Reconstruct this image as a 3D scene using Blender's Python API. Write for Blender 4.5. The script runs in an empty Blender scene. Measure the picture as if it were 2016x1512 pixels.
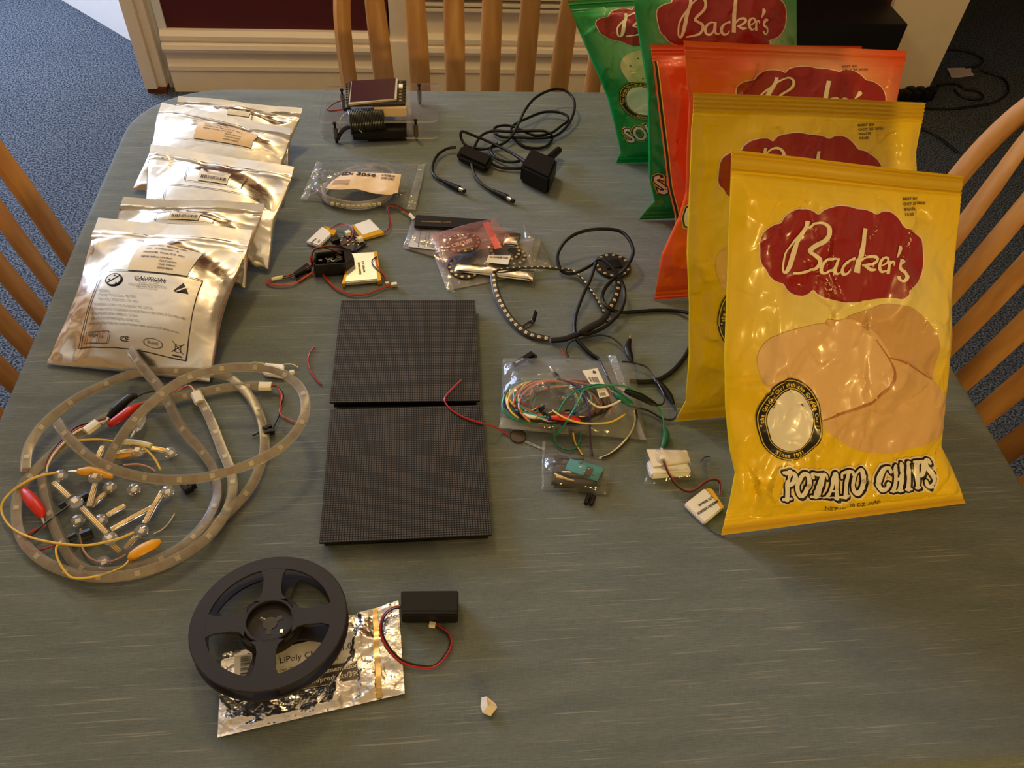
import bpy, bmesh, math, random
import numpy as np
from mathutils import Vector, Matrix, Euler
random.seed(7); rng = np.random.RandomState(11)
SC = bpy.context.scene; COL = SC.collection
TZ = 0.75                                    # height of the table top

# ---------------------------------------------------------------- camera
FPX, PITCH, ROLL, CAMH, YAW = 1581.4, .8444, .0814, .6757, .1454
def _rot(v, a):
    c, s = math.cos(a), math.sin(a); return np.array([c*v[0]-s*v[1], s*v[0]+c*v[1], v[2]])
_cp, _sp, _c, _s = math.cos(PITCH), math.sin(PITCH), math.cos(ROLL), math.sin(ROLL)
_up = np.array([0, _sp, _cp]); _ri = np.array([1., 0, 0])
CF = _rot(np.array([0, _cp, -_sp]), -YAW); CX = _rot(_c*_ri+_s*_up, -YAW); CU = _rot(-_s*_ri+_c*_up, -YAW)
CC = np.array([0, 0, CAMH+TZ])
cd = bpy.data.cameras.new('camera'); cam = bpy.data.objects.new('camera', cd); COL.objects.link(cam)
cd.sensor_width = 36; cd.lens = 36*FPX/2016; cd.clip_start = .02; cd.clip_end = 60
cam.matrix_world = Matrix(((CX[0], CU[0], -CF[0], CC[0]), (CX[1], CU[1], -CF[1], CC[1]), (CX[2], CU[2], -CF[2], CC[2]), (0, 0, 0, 1)))
SC.camera = cam

# ---------------------------------------------------------------- world, lights, exposure
SC.view_settings.view_transform = 'Standard'; SC.view_settings.look = 'None'
SC.view_settings.gamma = 1; SC.view_settings.exposure = -0.04
try: SC.cycles.use_denoising = True
except Exception: pass
SC.cycles.max_bounces = 8; SC.cycles.transparent_max_bounces = 16; SC.cycles.caustics_reflective = False; SC.cycles.caustics_refractive = False
SC.cycles.sample_clamp_indirect = 3.0
w = bpy.data.worlds.new('world'); SC.world = w; w.use_nodes = True
w.node_tree.nodes['Background'].inputs[0].default_value = (.55, .72, 1, 1); w.node_tree.nodes['Background'].inputs[1].default_value = .6
def light(kind, name, loc, energy, color, target=None, size=None, size_y=None):
    l = bpy.data.lights.new(name, kind); l.energy = energy; l.color = color
    o = bpy.data.objects.new(name, l); COL.objects.link(o); o.location = loc
    if kind == 'AREA':
        l.shape = 'RECTANGLE'; l.size = size; l.size_y = size_y or size
        o.rotation_euler = (Vector(target)-Vector(loc)).to_track_quat('-Z', 'Y').to_euler()
    else: l.shadow_soft_size = size
    return o
COOL = (.56, .74, 1.0); WARM = (1.0, .67, .34)
light('AREA', 'daylight_window', (-2.56, 3.15, 1.62), 172, (.60, .71, 1.0), (0.2, .75, .75), 1.5, 1.25)
for b in [(.62, 1.18, 2.12), (.42, 1.34, 2.12), (.36, 1.08, 2.12)]: light('POINT', 'bulb_light', b, 1.6, WARM, size=.04)
light('POINT', 'floor_lamp_light', (.50, -1.10, 1.06), 43, (1, .67, .20), size=.10)
light('POINT', 'ceiling_lamp_light', (-.28, 1.58, 1.90), 24, (1, .72, .30), size=.07)

# ---------------------------------------------------------------- pixel measurements to points
def ray(px, py): 
    d = CF*FPX+CX*(px-1008)-CU*(py-756); return d/np.linalg.norm(d)
def P(px, py, z=0.):
    d = ray(px, py); return CC+d*((TZ+z-CC[2])/d[2])
def onplane(px, py, p0, n):
    d = ray(px, py); return CC+d*(((p0-CC)@n)/(d@n))
def Q(p):
    d = np.asarray(p, float)-CC; z = d@CF; return np.stack([1008+FPX*(d@CX)/z, 756-FPX*(d@CU)/z], -1)
def onx(px, py, x): d = ray(px, py); return CC+d*((x-CC[0])/d[0])
def ony(px, py, y): d = ray(px, py); return CC+d*((y-CC[1])/d[1])

# ---------------------------------------------------------------- materials
def srgb(c): return tuple(((x/255)/12.92 if x/255 <= .04045 else ((x/255+.055)/1.055)**2.4) for x in c)
MATS = {}
def mat(name, col, rough=.5, metal=0., spec=.5, alpha=1., bump=None, trans=0., coat=0., vary=0., vscale=20., sss=0., ior=1.45):
    if name in MATS: return MATS[name]
    m = bpy.data.materials.new(name); m.use_nodes = True; MATS[name] = m
    nt = m.node_tree; b = nt.nodes['Principled BSDF']
    b.inputs['Base Color'].default_value = (*col, 1); b.inputs['Roughness'].default_value = rough; b.inputs['Metallic'].default_value = metal
    b.inputs['Specular IOR Level'].default_value = spec; b.inputs['Alpha'].default_value = alpha; b.inputs['Transmission Weight'].default_value = trans
    b.inputs['Coat Weight'].default_value = coat; b.inputs['IOR'].default_value = ior
    if sss: b.inputs['Subsurface Weight'].default_value = sss; b.inputs['Subsurface Radius'].default_value = (.01, .008, .006)
    tc = nt.nodes.new('ShaderNodeTexCoord')
    nz = nt.nodes.new('ShaderNodeTexNoise'); nz.inputs['Scale'].default_value = vscale; nz.inputs['Detail'].default_value = 4
    nt.links.new(tc.outputs['Object'], nz.inputs['Vector'])
    if vary:
        mx = nt.nodes.new('ShaderNodeMixRGB'); mx.blend_type = 'MIX'
        mx.inputs[1].default_value = (*[c*(1-vary) for c in col], 1); mx.inputs[2].default_value = (*[min(1, c*(1+vary)) for c in col], 1)
        nt.links.new(nz.outputs['Fac'], mx.inputs[0]); nt.links.new(mx.outputs[0], b.inputs['Base Color'])
    if bump:
        n2 = nt.nodes.new('ShaderNodeTexNoise'); n2.inputs['Scale'].default_value = bump[0]; n2.inputs['Detail'].default_value = 3
        nt.links.new(tc.outputs['Object'], n2.inputs['Vector'])
        bp = nt.nodes.new('ShaderNodeBump'); bp.inputs['Strength'].default_value = bump[1]; bp.inputs['Distance'].default_value = bump[2] if len(bump) > 2 else .002
        nt.links.new(n2.outputs['Fac'], bp.inputs['Height']); nt.links.new(bp.outputs[0], b.inputs['Normal'])
    return m
def nodes(m): return m.node_tree.nodes, m.node_tree.links, m.node_tree.nodes['Principled BSDF']

def cloth_mat():
    m = mat('tablecloth_weave', (.2, .235, .225), .92, spec=.15); n, l, b = nodes(m)
    tc = n.new('ShaderNodeTexCoord')
    def noise(sx, sy, rot, detail=3):
        mp = n.new('ShaderNodeMapping'); mp.inputs['Rotation'].default_value = (0, 0, rot); mp.inputs['Scale'].default_value = (sx, sy, 1)
        t = n.new('ShaderNodeTexNoise'); t.inputs['Scale'].default_value = 1; t.inputs['Detail'].default_value = detail
        l.new(tc.outputs['Object'], mp.inputs['Vector']); l.new(mp.outputs[0], t.inputs['Vector']); return t
    r = -.03
    slub = noise(11, 560, r, 1); fine = noise(90, 1300, r, 2); fy = noise(1100, 120, r, 2); big = noise(9, 60, r, 3); blot = noise(7, 7, 0, 2)
    def ramp(src, a, bb):
        rp = n.new('ShaderNodeMapRange'); rp.inputs['From Min'].default_value = a; rp.inputs['From Max'].default_value = bb; l.new(src.outputs['Fac'], rp.inputs['Value']); return rp
    s1 = ramp(slub, .62, .74); s2 = ramp(fine, .3, .75); s3 = ramp(big, .35, .7); s4 = ramp(fy, .3, .7)
    c1 = n.new('ShaderNodeMixRGB'); c1.inputs[1].default_value = (.146, .172, .172, 1); c1.inputs[2].default_value = (.194, .220, .217, 1); l.new(s2.outputs[0], c1.inputs[0])
    c2 = n.new('ShaderNodeMixRGB'); c2.blend_type = 'MULTIPLY'; c2.inputs[2].default_value = (.80, .83, .84, 1); l.new(c1.outputs[0], c2.inputs[1]); l.new(s3.outputs[0], c2.inputs[0])
    c2b = n.new('ShaderNodeMixRGB'); c2b.blend_type = 'MULTIPLY'; c2b.inputs[2].default_value = (.86, .86, .86, 1); l.new(c2.outputs[0], c2b.inputs[1]); l.new(s4.outputs[0], c2b.inputs[0])
    c3 = n.new('ShaderNodeMixRGB'); c3.inputs[2].default_value = (.40, .40, .36, 1); l.new(c2b.outputs[0], c3.inputs[1])
    mm = n.new('ShaderNodeMath'); mm.operation = 'MULTIPLY'; mm.inputs[1].default_value = .42; l.new(s1.outputs[0], mm.inputs[0]); l.new(mm.outputs[0], c3.inputs[0])
    l.new(c3.outputs[0], b.inputs['Base Color'])
    ad = n.new('ShaderNodeMath'); ad.operation = 'ADD'; l.new(s1.outputs[0], ad.inputs[0]); l.new(s2.outputs[0], ad.inputs[1])
    bp = n.new('ShaderNodeBump'); bp.inputs['Strength'].default_value = .35; bp.inputs['Distance'].default_value = .0006; l.new(ad.outputs[0], bp.inputs['Height']); l.new(bp.outputs[0], b.inputs['Normal'])
    return m
def film_mat(name, col, haze, rough=.12, bump=None, gloss=.5, tint=None, transl=0.):
    """clear plastic film: see-through, slightly hazy, with full-strength reflections"""
    m = bpy.data.materials.new(name); m.use_nodes = True; n = m.node_tree.nodes; l = m.node_tree.links; MATS[name] = m
    for x in list(n):
        if x.type == 'BSDF_PRINCIPLED': n.remove(x)
    out = n['Material Output']; tr = n.new('ShaderNodeBsdfTransparent'); df = n.new('ShaderNodeBsdfDiffuse'); gl = n.new('ShaderNodeBsdfGlossy'); mx = n.new('ShaderNodeMixShader'); m2 = n.new('ShaderNodeMixShader')
    tr.inputs[0].default_value = (*(tint or (.97, .97, .98)), 1); df.inputs[0].default_value = (*col, 1); gl.inputs['Roughness'].default_value = rough; gl.inputs[0].default_value = (.95, .95, .97, 1); mx.inputs[0].default_value = haze
    lw = n.new('ShaderNodeLayerWeight'); lw.inputs[0].default_value = gloss; ma = n.new('ShaderNodeMath'); ma.operation = 'MULTIPLY_ADD'; ma.inputs[1].default_value = .8; ma.inputs[2].default_value = .03
    l.new(lw.outputs['Fresnel'], ma.inputs[0]); l.new(ma.outputs[0], m2.inputs[0]); l.new(tr.outputs[0], mx.inputs[1]); l.new(mx.outputs[0], m2.inputs[1]); l.new(gl.outputs[0], m2.inputs[2]); l.new(m2.outputs[0], out.inputs[0])
    tc = n.new('ShaderNodeTexCoord')
    if transl:
        ts = n.new('ShaderNodeBsdfTranslucent'); ts.inputs[0].default_value = (*col, 1); m3 = n.new('ShaderNodeMixShader'); m3.inputs[0].default_value = transl; l.new(df.outputs[0], m3.inputs[1]); l.new(ts.outputs[0], m3.inputs[2]); l.new(m3.outputs[0], mx.inputs[2])
    else: l.new(df.outputs[0], mx.inputs[2])
    nz = n.new('ShaderNodeTexNoise'); nz.inputs['Scale'].default_value = bump[0] if bump else 20; nz.inputs['Detail'].default_value = 2; l.new(tc.outputs['Object'], nz.inputs['Vector'])
    if bump:
        bp = n.new('ShaderNodeBump'); bp.inputs['Strength'].default_value = bump[1]; bp.inputs['Distance'].default_value = bump[2]; l.new(nz.outputs['Fac'], bp.inputs['Height']); l.new(bp.outputs[0], gl.inputs['Normal'])
    return m
def carpet_mat():
    m = mat('carpet_pile', (.1, .12, .16), 1, spec=.05); n, l, b = nodes(m); tc = n.new('ShaderNodeTexCoord')
    t = n.new('ShaderNodeTexNoise'); t.inputs['Scale'].default_value = 190; t.inputs['Detail'].default_value = 4; l.new(tc.outputs['Object'], t.inputs['Vector'])
    t2 = n.new('ShaderNodeTexNoise'); t2.inputs['Scale'].default_value = 5; l.new(tc.outputs['Object'], t2.inputs['Vector'])
    rp = n.new('ShaderNodeValToRGB'); rp.color_ramp.elements[0].position = .42; rp.color_ramp.elements[0].color = (.018, .034, .044, 1)
    rp.color_ramp.elements[1].position = .60; rp.color_ramp.elements[1].color = (.160, .172, .205, 1); l.new(t.outputs['Fac'], rp.inputs[0])
    mx = n.new('ShaderNodeMixRGB'); mx.blend_type = 'MULTIPLY'; mx.inputs[2].default_value = (.78, .78, .8, 1); l.new(t2.outputs['Fac'], mx.inputs[0]); l.new(rp.outputs[0], mx.inputs[1]); l.new(mx.outputs[0], b.inputs['Base Color'])
    bp = n.new('ShaderNodeBump'); bp.inputs['Strength'].default_value = .8; bp.inputs['Distance'].default_value = .006; l.new(t.outputs['Fac'], bp.inputs['Height']); l.new(bp.outputs[0], b.inputs['Normal'])
    return m
def wood_mat():
    m = mat('beech_wood', (.5, .25, .09), .38, spec=.4); n, l, b = nodes(m); tc = n.new('ShaderNodeTexCoord')
    mp = n.new('ShaderNodeMapping'); mp.inputs['Scale'].default_value = (60, 60, 3); l.new(tc.outputs['Object'], mp.inputs['Vector'])
    t = n.new('ShaderNodeTexNoise'); t.inputs['Scale'].default_value = 1; t.inputs['Detail'].default_value = 5; l.new(mp.outputs[0], t.inputs['Vector'])
    rp = n.new('ShaderNodeValToRGB'); rp.color_ramp.elements[0].position = .3; rp.color_ramp.elements[0].color = (.42, .19, .052, 1)
    rp.color_ramp.elements[1].position = .7; rp.color_ramp.elements[1].color = (.57, .29, .09, 1); l.new(t.outputs['Fac'], rp.inputs[0]); l.new(rp.outputs[0], b.inputs['Base Color'])
    return m
def print_mat(name, rough=.3):                       # printed foil: base colour comes from the print attribute
    m = mat(name, (.8, .6, .1), rough, spec=.5, coat=.25); n, l, b = nodes(m)
    a = n.new('ShaderNodeVertexColor'); a.layer_name = 'print'; l.new(a.outputs['Color'], b.inputs['Base Color']); return m
def led_grid_mat():
    m = mat('led_matrix_face', (.02, .02, .02), .6, spec=.25); n, l, b = nodes(m)
    uv = n.new('ShaderNodeTexCoord'); sep = n.new('ShaderNodeSeparateXYZ'); l.new(uv.outputs['Object'], sep.inputs[0])
    out = []
    for ax, hw in ((0, .30), (1, .27)):
        m1 = n.new('ShaderNodeMath'); m1.operation = 'DIVIDE'; m1.inputs[1].default_value = .0025; l.new(sep.outputs[ax], m1.inputs[0])
        m2 = n.new('ShaderNodeMath'); m2.operation = 'FRACT'; l.new(m1.outputs[0], m2.inputs[0])
        m3 = n.new('ShaderNodeMath'); m3.operation = 'SUBTRACT'; m3.inputs[1].default_value = .5; l.new(m2.outputs[0], m3.inputs[0])
        m4 = n.new('ShaderNodeMath'); m4.operation = 'ABSOLUTE'; l.new(m3.outputs[0], m4.inputs[0])
        m5 = n.new('ShaderNodeMath'); m5.operation = 'LESS_THAN'; m5.inputs[1].default_value = hw; l.new(m4.outputs[0], m5.inputs[0]); out.append(m5)
    mu = n.new('ShaderNodeMath'); mu.operation = 'MULTIPLY'; l.new(out[0].outputs[0], mu.inputs[0]); l.new(out[1].outputs[0], mu.inputs[1])
    mx = n.new('ShaderNodeMixRGB'); mx.inputs[1].default_value = (.004, .004, .0045, 1); mx.inputs[2].default_value = (.085, .075, .073, 1); l.new(mu.outputs[0], mx.inputs[0]); l.new(mx.outputs[0], b.inputs['Base Color'])
    return m
M = dict(
    cloth=cloth_mat(), carpet=carpet_mat(), wood=wood_mat(),
    red_wall=mat('red_wall_paint', (.075, .004, .006), .7, vary=.1), cream=mat('cream_gloss_paint', (.86, .74, .56), .4, vary=.05, bump=(30, .15, .002)),
    white_wall=mat('white_wall_paint', (.72, .72, .70), .8, vary=.04), ceiling=mat('warm_tinted_ceiling', (.82, .72, .54), .9, vary=.03), room_wall=mat('warm_tinted_wall', (.74, .58, .36), .8, vary=.04), rust=mat('rusty_wood', (.12, .035, .012), .9, vary=.4),  # ceiling and room_wall: warm light put into the colour for golden reflections
    black=mat('black_plastic', (.007, .007, .0075), .45, spec=.22, vary=.15), black_soft=mat('black_rubber', (.006, .006, .0065), .4, spec=.25), black_gloss=mat('glossy_black_plastic', (.01, .01, .012), .18),
    reel=mat('dark_reel_plastic', (.026, .022, .022), .55, spec=.2, vary=.08), dark_tape=mat('brown_black_tape', (.014, .011, .009), .7, spec=.2),
    silver=mat('silver_foil', (.80, .79, .76), .20, 1, bump=(24, .30, .006)), foil_crumple=mat('crumpled_antistatic_foil', (.80, .78, .76), .24, 1, bump=(60, .8, .006)),
    label=mat('paper_label', (.78, .72, .60), .7, vary=.03), label_w=mat('white_paper_label', (.80, .79, .76), .7), tan_paper=mat('tan_paper_label', (.72, .55, .36), .75, vary=.06), ink=mat('black_ink', (.015, .013, .02), .6),
    ink_soft=mat('faded_ink', (.10, .085, .075), .7), ink_brown=mat('brown_stamp_ink', (.25, .14, .10), .7),
    red_wire=mat('red_wire_insulation', (.42, .018, .012), .35), black_wire=mat('black_wire_insulation', (.01, .01, .01), .35), yellow_wire=mat('yellow_wire_insulation', (.72, .48, .06), .35),
    green_wire=mat('green_wire_insulation', (.01, .20, .10), .35), white_wire=mat('cream_wire_insulation', (.75, .70, .52), .35), blue_wire=mat('blue_wire_insulation', (.02, .04, .2), .35), teal_wire=mat('teal_wire_insulation', (.05, .3, .32), .4),
    pink_wire=mat('pink_brown_wire', (.5, .26, .2), .4), purple_wire=mat('purple_wire_insulation', (.05, .02, .09), .4), grey_wire=mat('grey_wire', (.4, .42, .4), .4), orange_wire=mat('orange_wire_insulation', (.65, .16, .03), .35),
    jst=mat('cream_nylon_connector', (.78, .72, .56), .5), pins=mat('nickel_pins', (.8, .78, .7), .25, 1), brass=mat('gold_contacts', (.75, .55, .25), .3, 1),
    lipo=mat('silver_cell_foil', (.80, .80, .82), .38, .55), lipo_white=mat('pale_cell_wrap', (.74, .75, .80), .45, .1), kapton=mat('amber_polyimide_tape', (.72, .42, .03), .25, .3, coat=.5),
    pcb_blue=mat('navy_circuit_board', (.012, .016, .045), .4), pcb_black=mat('black_circuit_board', (.012, .012, .013), .4), pcb_white=mat('pale_flex_circuit', (.27, .21, .13), .5), chip=mat('chip_epoxy', (.02, .02, .022), .35),
    pcb_teal=mat('teal_circuit_board', (.015, .28, .34), .4), solder=mat('solder_pads', (.75, .62, .36), .35, .8),
    led=mat('led_package', (.80, .70, .52), .4), led_eye=mat('led_lens', (.45, .36, .2), .3), silicone=film_mat('milky_silicone', (.84, .80, .68), .20, .3, None, .25, transl=.3),
    clear=film_mat('clear_polythene', (.9, .9, .93), .035, .10, (38, .9, .010), .12), clear_hazy=film_mat('hazy_polythene', (.85, .87, .9), .085, .13, (34, .9, .010), .12),
    pink=film_mat('pink_antistatic_film', (.85, .42, .42), .17, .12, (40, .8, .008), .12, (.95, .72, .72)), pink_zip=mat('red_zip_strip', (.85, .16, .12), .3, alpha=.75),
    clear_edge=film_mat('sealed_film_edge', (.9, .92, .95), .14, .14, (80, .9, .006), .15), smoke=film_mat('smoky_static_film', (.55, .55, .60), .26, .14, (42, .7, .006), .14, (.75, .75, .80)),
    acrylic=film_mat('clear_acrylic', (.9, .93, .95), .015, .03, None, .08), acrylic_edge=film_mat('acrylic_edge', (.85, .88, .92), .35, .1, None, .2), gem=film_mat('clear_resin', (.9, .88, .85), .10, .05, None, .2),
    standoff=mat('grey_brown_standoff', (.13, .11, .10), .4, .6), screen=mat('dark_maroon_screen', (.045, .016, .022), .22, spec=.6), screen_rim=mat('screen_rim', (.45, .40, .30), .4), ribbon=mat('black_ribbon_cable', (.02, .02, .022), .3, spec=.6),
    red_clip=mat('red_clip_boot', (.55, .02, .015), .35, vary=.1), yellow_clip=mat('yellow_clip_boot', (.75, .36, .015), .4, vary=.1), green_clip=mat('green_clip_boot', (.005, .12, .06), .4), 
    sensor=mat('brown_sensor_film', (.055, .038, .028), .35), paper=mat('off_white_paper', (.78, .70, .56), .85, vary=.05, bump=(200, .3, .001)), scrap=mat('pale_pink_paper', (.62, .55, .60), .85),
    glossy_side=mat('grey_panel_side', (.10, .10, .095), .15), green_led=mat('green_reflection_patch', (.02, .25, .05), .3), steel=mat('steel', (.6, .6, .62), .3, 1), film_grey=mat('grey_sheet', (.55, .56, .60), .3),
)
FOIL = {k: print_mat('printed_foil_'+k, r) for k, r in (('yellow', .27), ('orange', .25), ('green', .22))}
PR = dict(p_red=mat('print_red', (.30, .012, .014), .3, coat=.25), p_cream=mat('print_cream', (.86, .76, .55), .35, coat=.2), p_white=mat('print_white', (.80, .76, .70), .3, coat=.3), p_black=mat('print_black', (.012, .01, .01), .3, coat=.25),
    p_yellow=mat('print_yellow', (.82, .60, .06), .3, coat=.2), p_chip=mat('print_chip', (.70, .44, .19), .3, coat=.25), p_chip2=mat('print_chip_light', (.76, .50, .24), .3, coat=.25), p_chip3=mat('print_chip_dark', (.62, .37, .15), .3, coat=.25),
    p_brown=mat('print_brown', (.42, .17, .05), .35), p_potato=mat('print_potato', (.78, .66, .36), .3, coat=.2), p_ink=mat('print_date_ink', (.12, .08, .03), .5), p_halo=mat('print_halo', (.85, .70, .42), .3, coat=.2))
M.update(PR)

# ---------------------------------------------------------------- object helpers
def link(name, me, parent=None, smooth=True):
    o = bpy.data.objects.new(name, me); COL.objects.link(o)
    if parent is not None: o.parent = parent
    if smooth and len(me.polygons): me.polygons.foreach_set('use_smooth', [True]*len(me.polygons))
    return o
def empty(name, loc, label, cat, group=None):
    o = bpy.data.objects.new(name, None); COL.objects.link(o); o.location = Vector(loc); o.empty_display_size = .02
    bpy.context.view_layer.update() if False else None
    return tag(o, label, cat, group)
def tag(o, label=None, cat=None, group=None, kind=None):
    if label: o['label'] = label
    if cat: o['category'] = cat
    if group: o['group'] = group
    if kind: o['kind'] = kind
    return o
class MB:
    """collects shapes with materials and links them as one mesh; coordinates are world, parent offset removed on build"""
    def __init__(s): s.v = []; s.f = []; s.m = []; s.mats = []
    def mi(s, m):
        m = M[m] if isinstance(m, str) else m
        if m not in s.mats: s.mats.append(m)
        return s.mats.index(m)
    def add(s, vs, fs, m):
        k = len(s.v); s.v.extend([tuple(float(c) for c in v) for v in vs]); i = s.mi(m)
        for f in fs: s.f.append(tuple(k+j for j in f)); s.m.append(i)
        return s
    def box(s, c, size, m, rot=None, bevel=0.):
        bm = bmesh.new(); bmesh.ops.create_cube(bm, size=1)
        for v in bm.verts: v.co = Vector((v.co.x*size[0], v.co.y*size[1], v.co.z*size[2]))
        if bevel: bmesh.ops.bevel(bm, geom=bm.edges[:], offset=bevel, segments=2, affect='EDGES', profile=.7)
        return s.bm(bm, m, c, rot)
    def bm(s, bm, m, c=(0, 0, 0), rot=None):
        R = rot if isinstance(rot, Matrix) else (Euler(rot).to_matrix() if rot is not None else Matrix.Identity(3))
        bm.verts.index_update(); vs = [R @ v.co + Vector(c) for v in bm.verts]
        s.add(vs, [[v.index for v in f.verts] for f in bm.faces], m); bm.free(); return s
    def tube(s, pts, r, m, sides=8, closed=False, smooth=True, flat=1., up=None, caps=True):
        pts = np.array(pts, float); rr = np.array(r if np.ndim(r) else [r]*len(pts), float)
        if smooth and len(pts) > 2: pts, rr = catmull(pts, rr, closed)
        n = len(pts); T = np.gradient(pts, axis=0); 
        if closed: T = np.roll(pts, -1, 0)-np.roll(pts, 1, 0)
        T /= np.linalg.norm(T, axis=1, keepdims=True)+1e-12
        N = np.zeros_like(T); u = np.array(up if up is not None else (0, 0, 1.)); 
        for i in range(n):
            a = (u if (i == 0 or up is not None) else N[i-1]); a = a-(a@T[i])*T[i]
            if np.linalg.norm(a) < 1e-6: a = np.cross(T[i], (1, 0, 0.3))
            N[i] = a/np.linalg.norm(a)
        B = np.cross(T, N); A = np.arange(sides)*2*math.pi/sides
        vs = (pts[:, None]+rr[:, None, None]*(np.cos(A)[None, :, None]*B[:, None]+flat*np.sin(A)[None, :, None]*N[:, None])).reshape(-1, 3)
        fs = []
        for i in range(n if closed else n-1):
            j = (i+1) % n
            for k in range(sides): fs.append((i*sides+k, i*sides+(k+1) % sides, j*sides+(k+1) % sides, j*sides+k))
        if caps and not closed: fs += [tuple(range(sides))[::-1], tuple((n-1)*sides+k for k in range(sides))]
        return s.add(vs, fs, m)
    def cyl(s, a, b, r, m, r2=None, sides=20): return s.tube([a, b], [r, r if r2 is None else r2], m, sides, smooth=False)
    def lathe(s, prof, m, c, axis=(0, 0, 1), sides=32):
        q = Vector((0, 0, 1)).rotation_difference(Vector(axis)); vs = []; fs = []; n = len(prof)
        for k in range(sides):
            a = 2*math.pi*k/sides
            for r, z in prof: vs.append(q @ Vector((r*math.cos(a), r*math.sin(a), z))+Vector(c))
        for k in range(sides):
            for i in range(n-1): fs.append((k*n+i, ((k+1) % sides)*n+i, ((k+1) % sides)*n+i+1, k*n+i+1))
        return s.add(vs, fs, m)
    def prism(s, poly, z0, z1, m, xf=None):
        """poly of 2-D points extruded z0..z1; xf maps (x,y,z) to world"""
        n = len(poly); xf = xf or (lambda p: p)
        vs = [xf((x, y, z0)) for x, y in poly]+[xf((x, y, z1)) for x, y in poly]
        fs = [tuple(range(n))[::-1], tuple(range(n, 2*n))]+[(i, (i+1) % n, n+(i+1) % n, n+i) for i in range(n)]
        return s.add(vs, fs, m)
    def build(s, name, parent=None, smooth=True, angle=None):
        off = parent_offset(parent); me = bpy.data.meshes.new(name)
        me.from_pydata([(a-off[0], b-off[1], c-off[2]) for a, b, c in s.v], [], s.f)
        for m in s.mats: me.materials.append(m)
        me.polygons.foreach_set('material_index', s.m)
        bm = bmesh.new(); bm.from_mesh(me); bmesh.ops.recalc_face_normals(bm, faces=bm.faces); bm.to_mesh(me); bm.free()
        o = link(name, me, parent, False)
        if smooth: me.shade_smooth() if hasattr(me, 'shade_smooth') else None; me.set_sharp_from_angle(angle=math.radians(angle or 35))
        return o
def parent_offset(p):
    v = Vector((0, 0, 0))
    while p is not None: v += p.location; p = p.parent
    return v
def catmull(pts, rr, closed=False, step=6):
    n = len(pts); out = []; ro = []
    for i in range(n if closed else n-1):
        g = (lambda k: pts[k % n]) if closed else (lambda k: pts[min(max(k, 0), n-1)])
        p0, p1, p2, p3 = g(i-1), g(i), g(i+1), g(i+2)
        for t in np.arange(step)/step:
            out.append(.5*((2*p1)+(-p0+p2)*t+(2*p0-5*p1+4*p2-p3)*t*t+(-p0+3*p1-3*p2+p3)*t**3)); ro.append(rr[i]*(1-t)+rr[(i+1) % n]*t)
    if not closed: out.append(pts[-1]); ro.append(rr[-1])
    return np.array(out), np.array(ro)
def path(pts, z=.003):
    """waypoints measured in the photograph, laid at a height above the table"""
    return [P(p[0], p[1], p[2] if len(p) > 2 else z) for p in pts]
def thing_tube(name, pts, r, m, label, cat, group=None, **k):
    loc = P(pts[0][0], pts[0][1], 0)
    o = MB().tube(path(pts), r, m, **k)
    off = Vector(loc); o.v = [tuple(Vector(v)-off) for v in o.v]; ob = o.build(name); ob.location = off
    return tag(ob, label, cat, group)
def single(mb, name, loc, label, cat, group=None, **k):
    off = Vector(loc); mb.v = [tuple(Vector(v)-off) for v in mb.v]; ob = mb.build(name, **k); ob.location = off
    return tag(ob, label, cat, group)
def struct(name, mb, label=None): o = mb.build(name); o['kind'] = 'structure'; return o

# smooth value noise on numpy arrays
def vnoise(x, y, seed=0):
    xi = np.floor(x).astype(int); yi = np.floor(y).astype(int); fx = x-xi; fy = y-yi
    def h(a, b):
        t = np.sin(a*127.1+b*311.7+seed*74.7)*43758.5453; return t-np.floor(t)
    fx = fx*fx*(3-2*fx); fy = fy*fy*(3-2*fy)
    return (h(xi, yi)*(1-fx)+h(xi+1, yi)*fx)*(1-fy)+(h(xi, yi+1)*(1-fx)+h(xi+1, yi+1)*fx)*fy
def crumple(x, y, seed, n=4, f0=1.):
    out = 0; a = 1.
    for k in range(n):
        th = .6+1.9*k+seed; c, s = math.cos(th), math.sin(th); f = f0*1.75**k
        out = out+a*(1-2*np.abs(2*vnoise(f*(c*x+s*y)+7*k, f*.55*(-s*x+c*y)+3*k, seed+k)-1)); a *= .55
    return out

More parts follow.
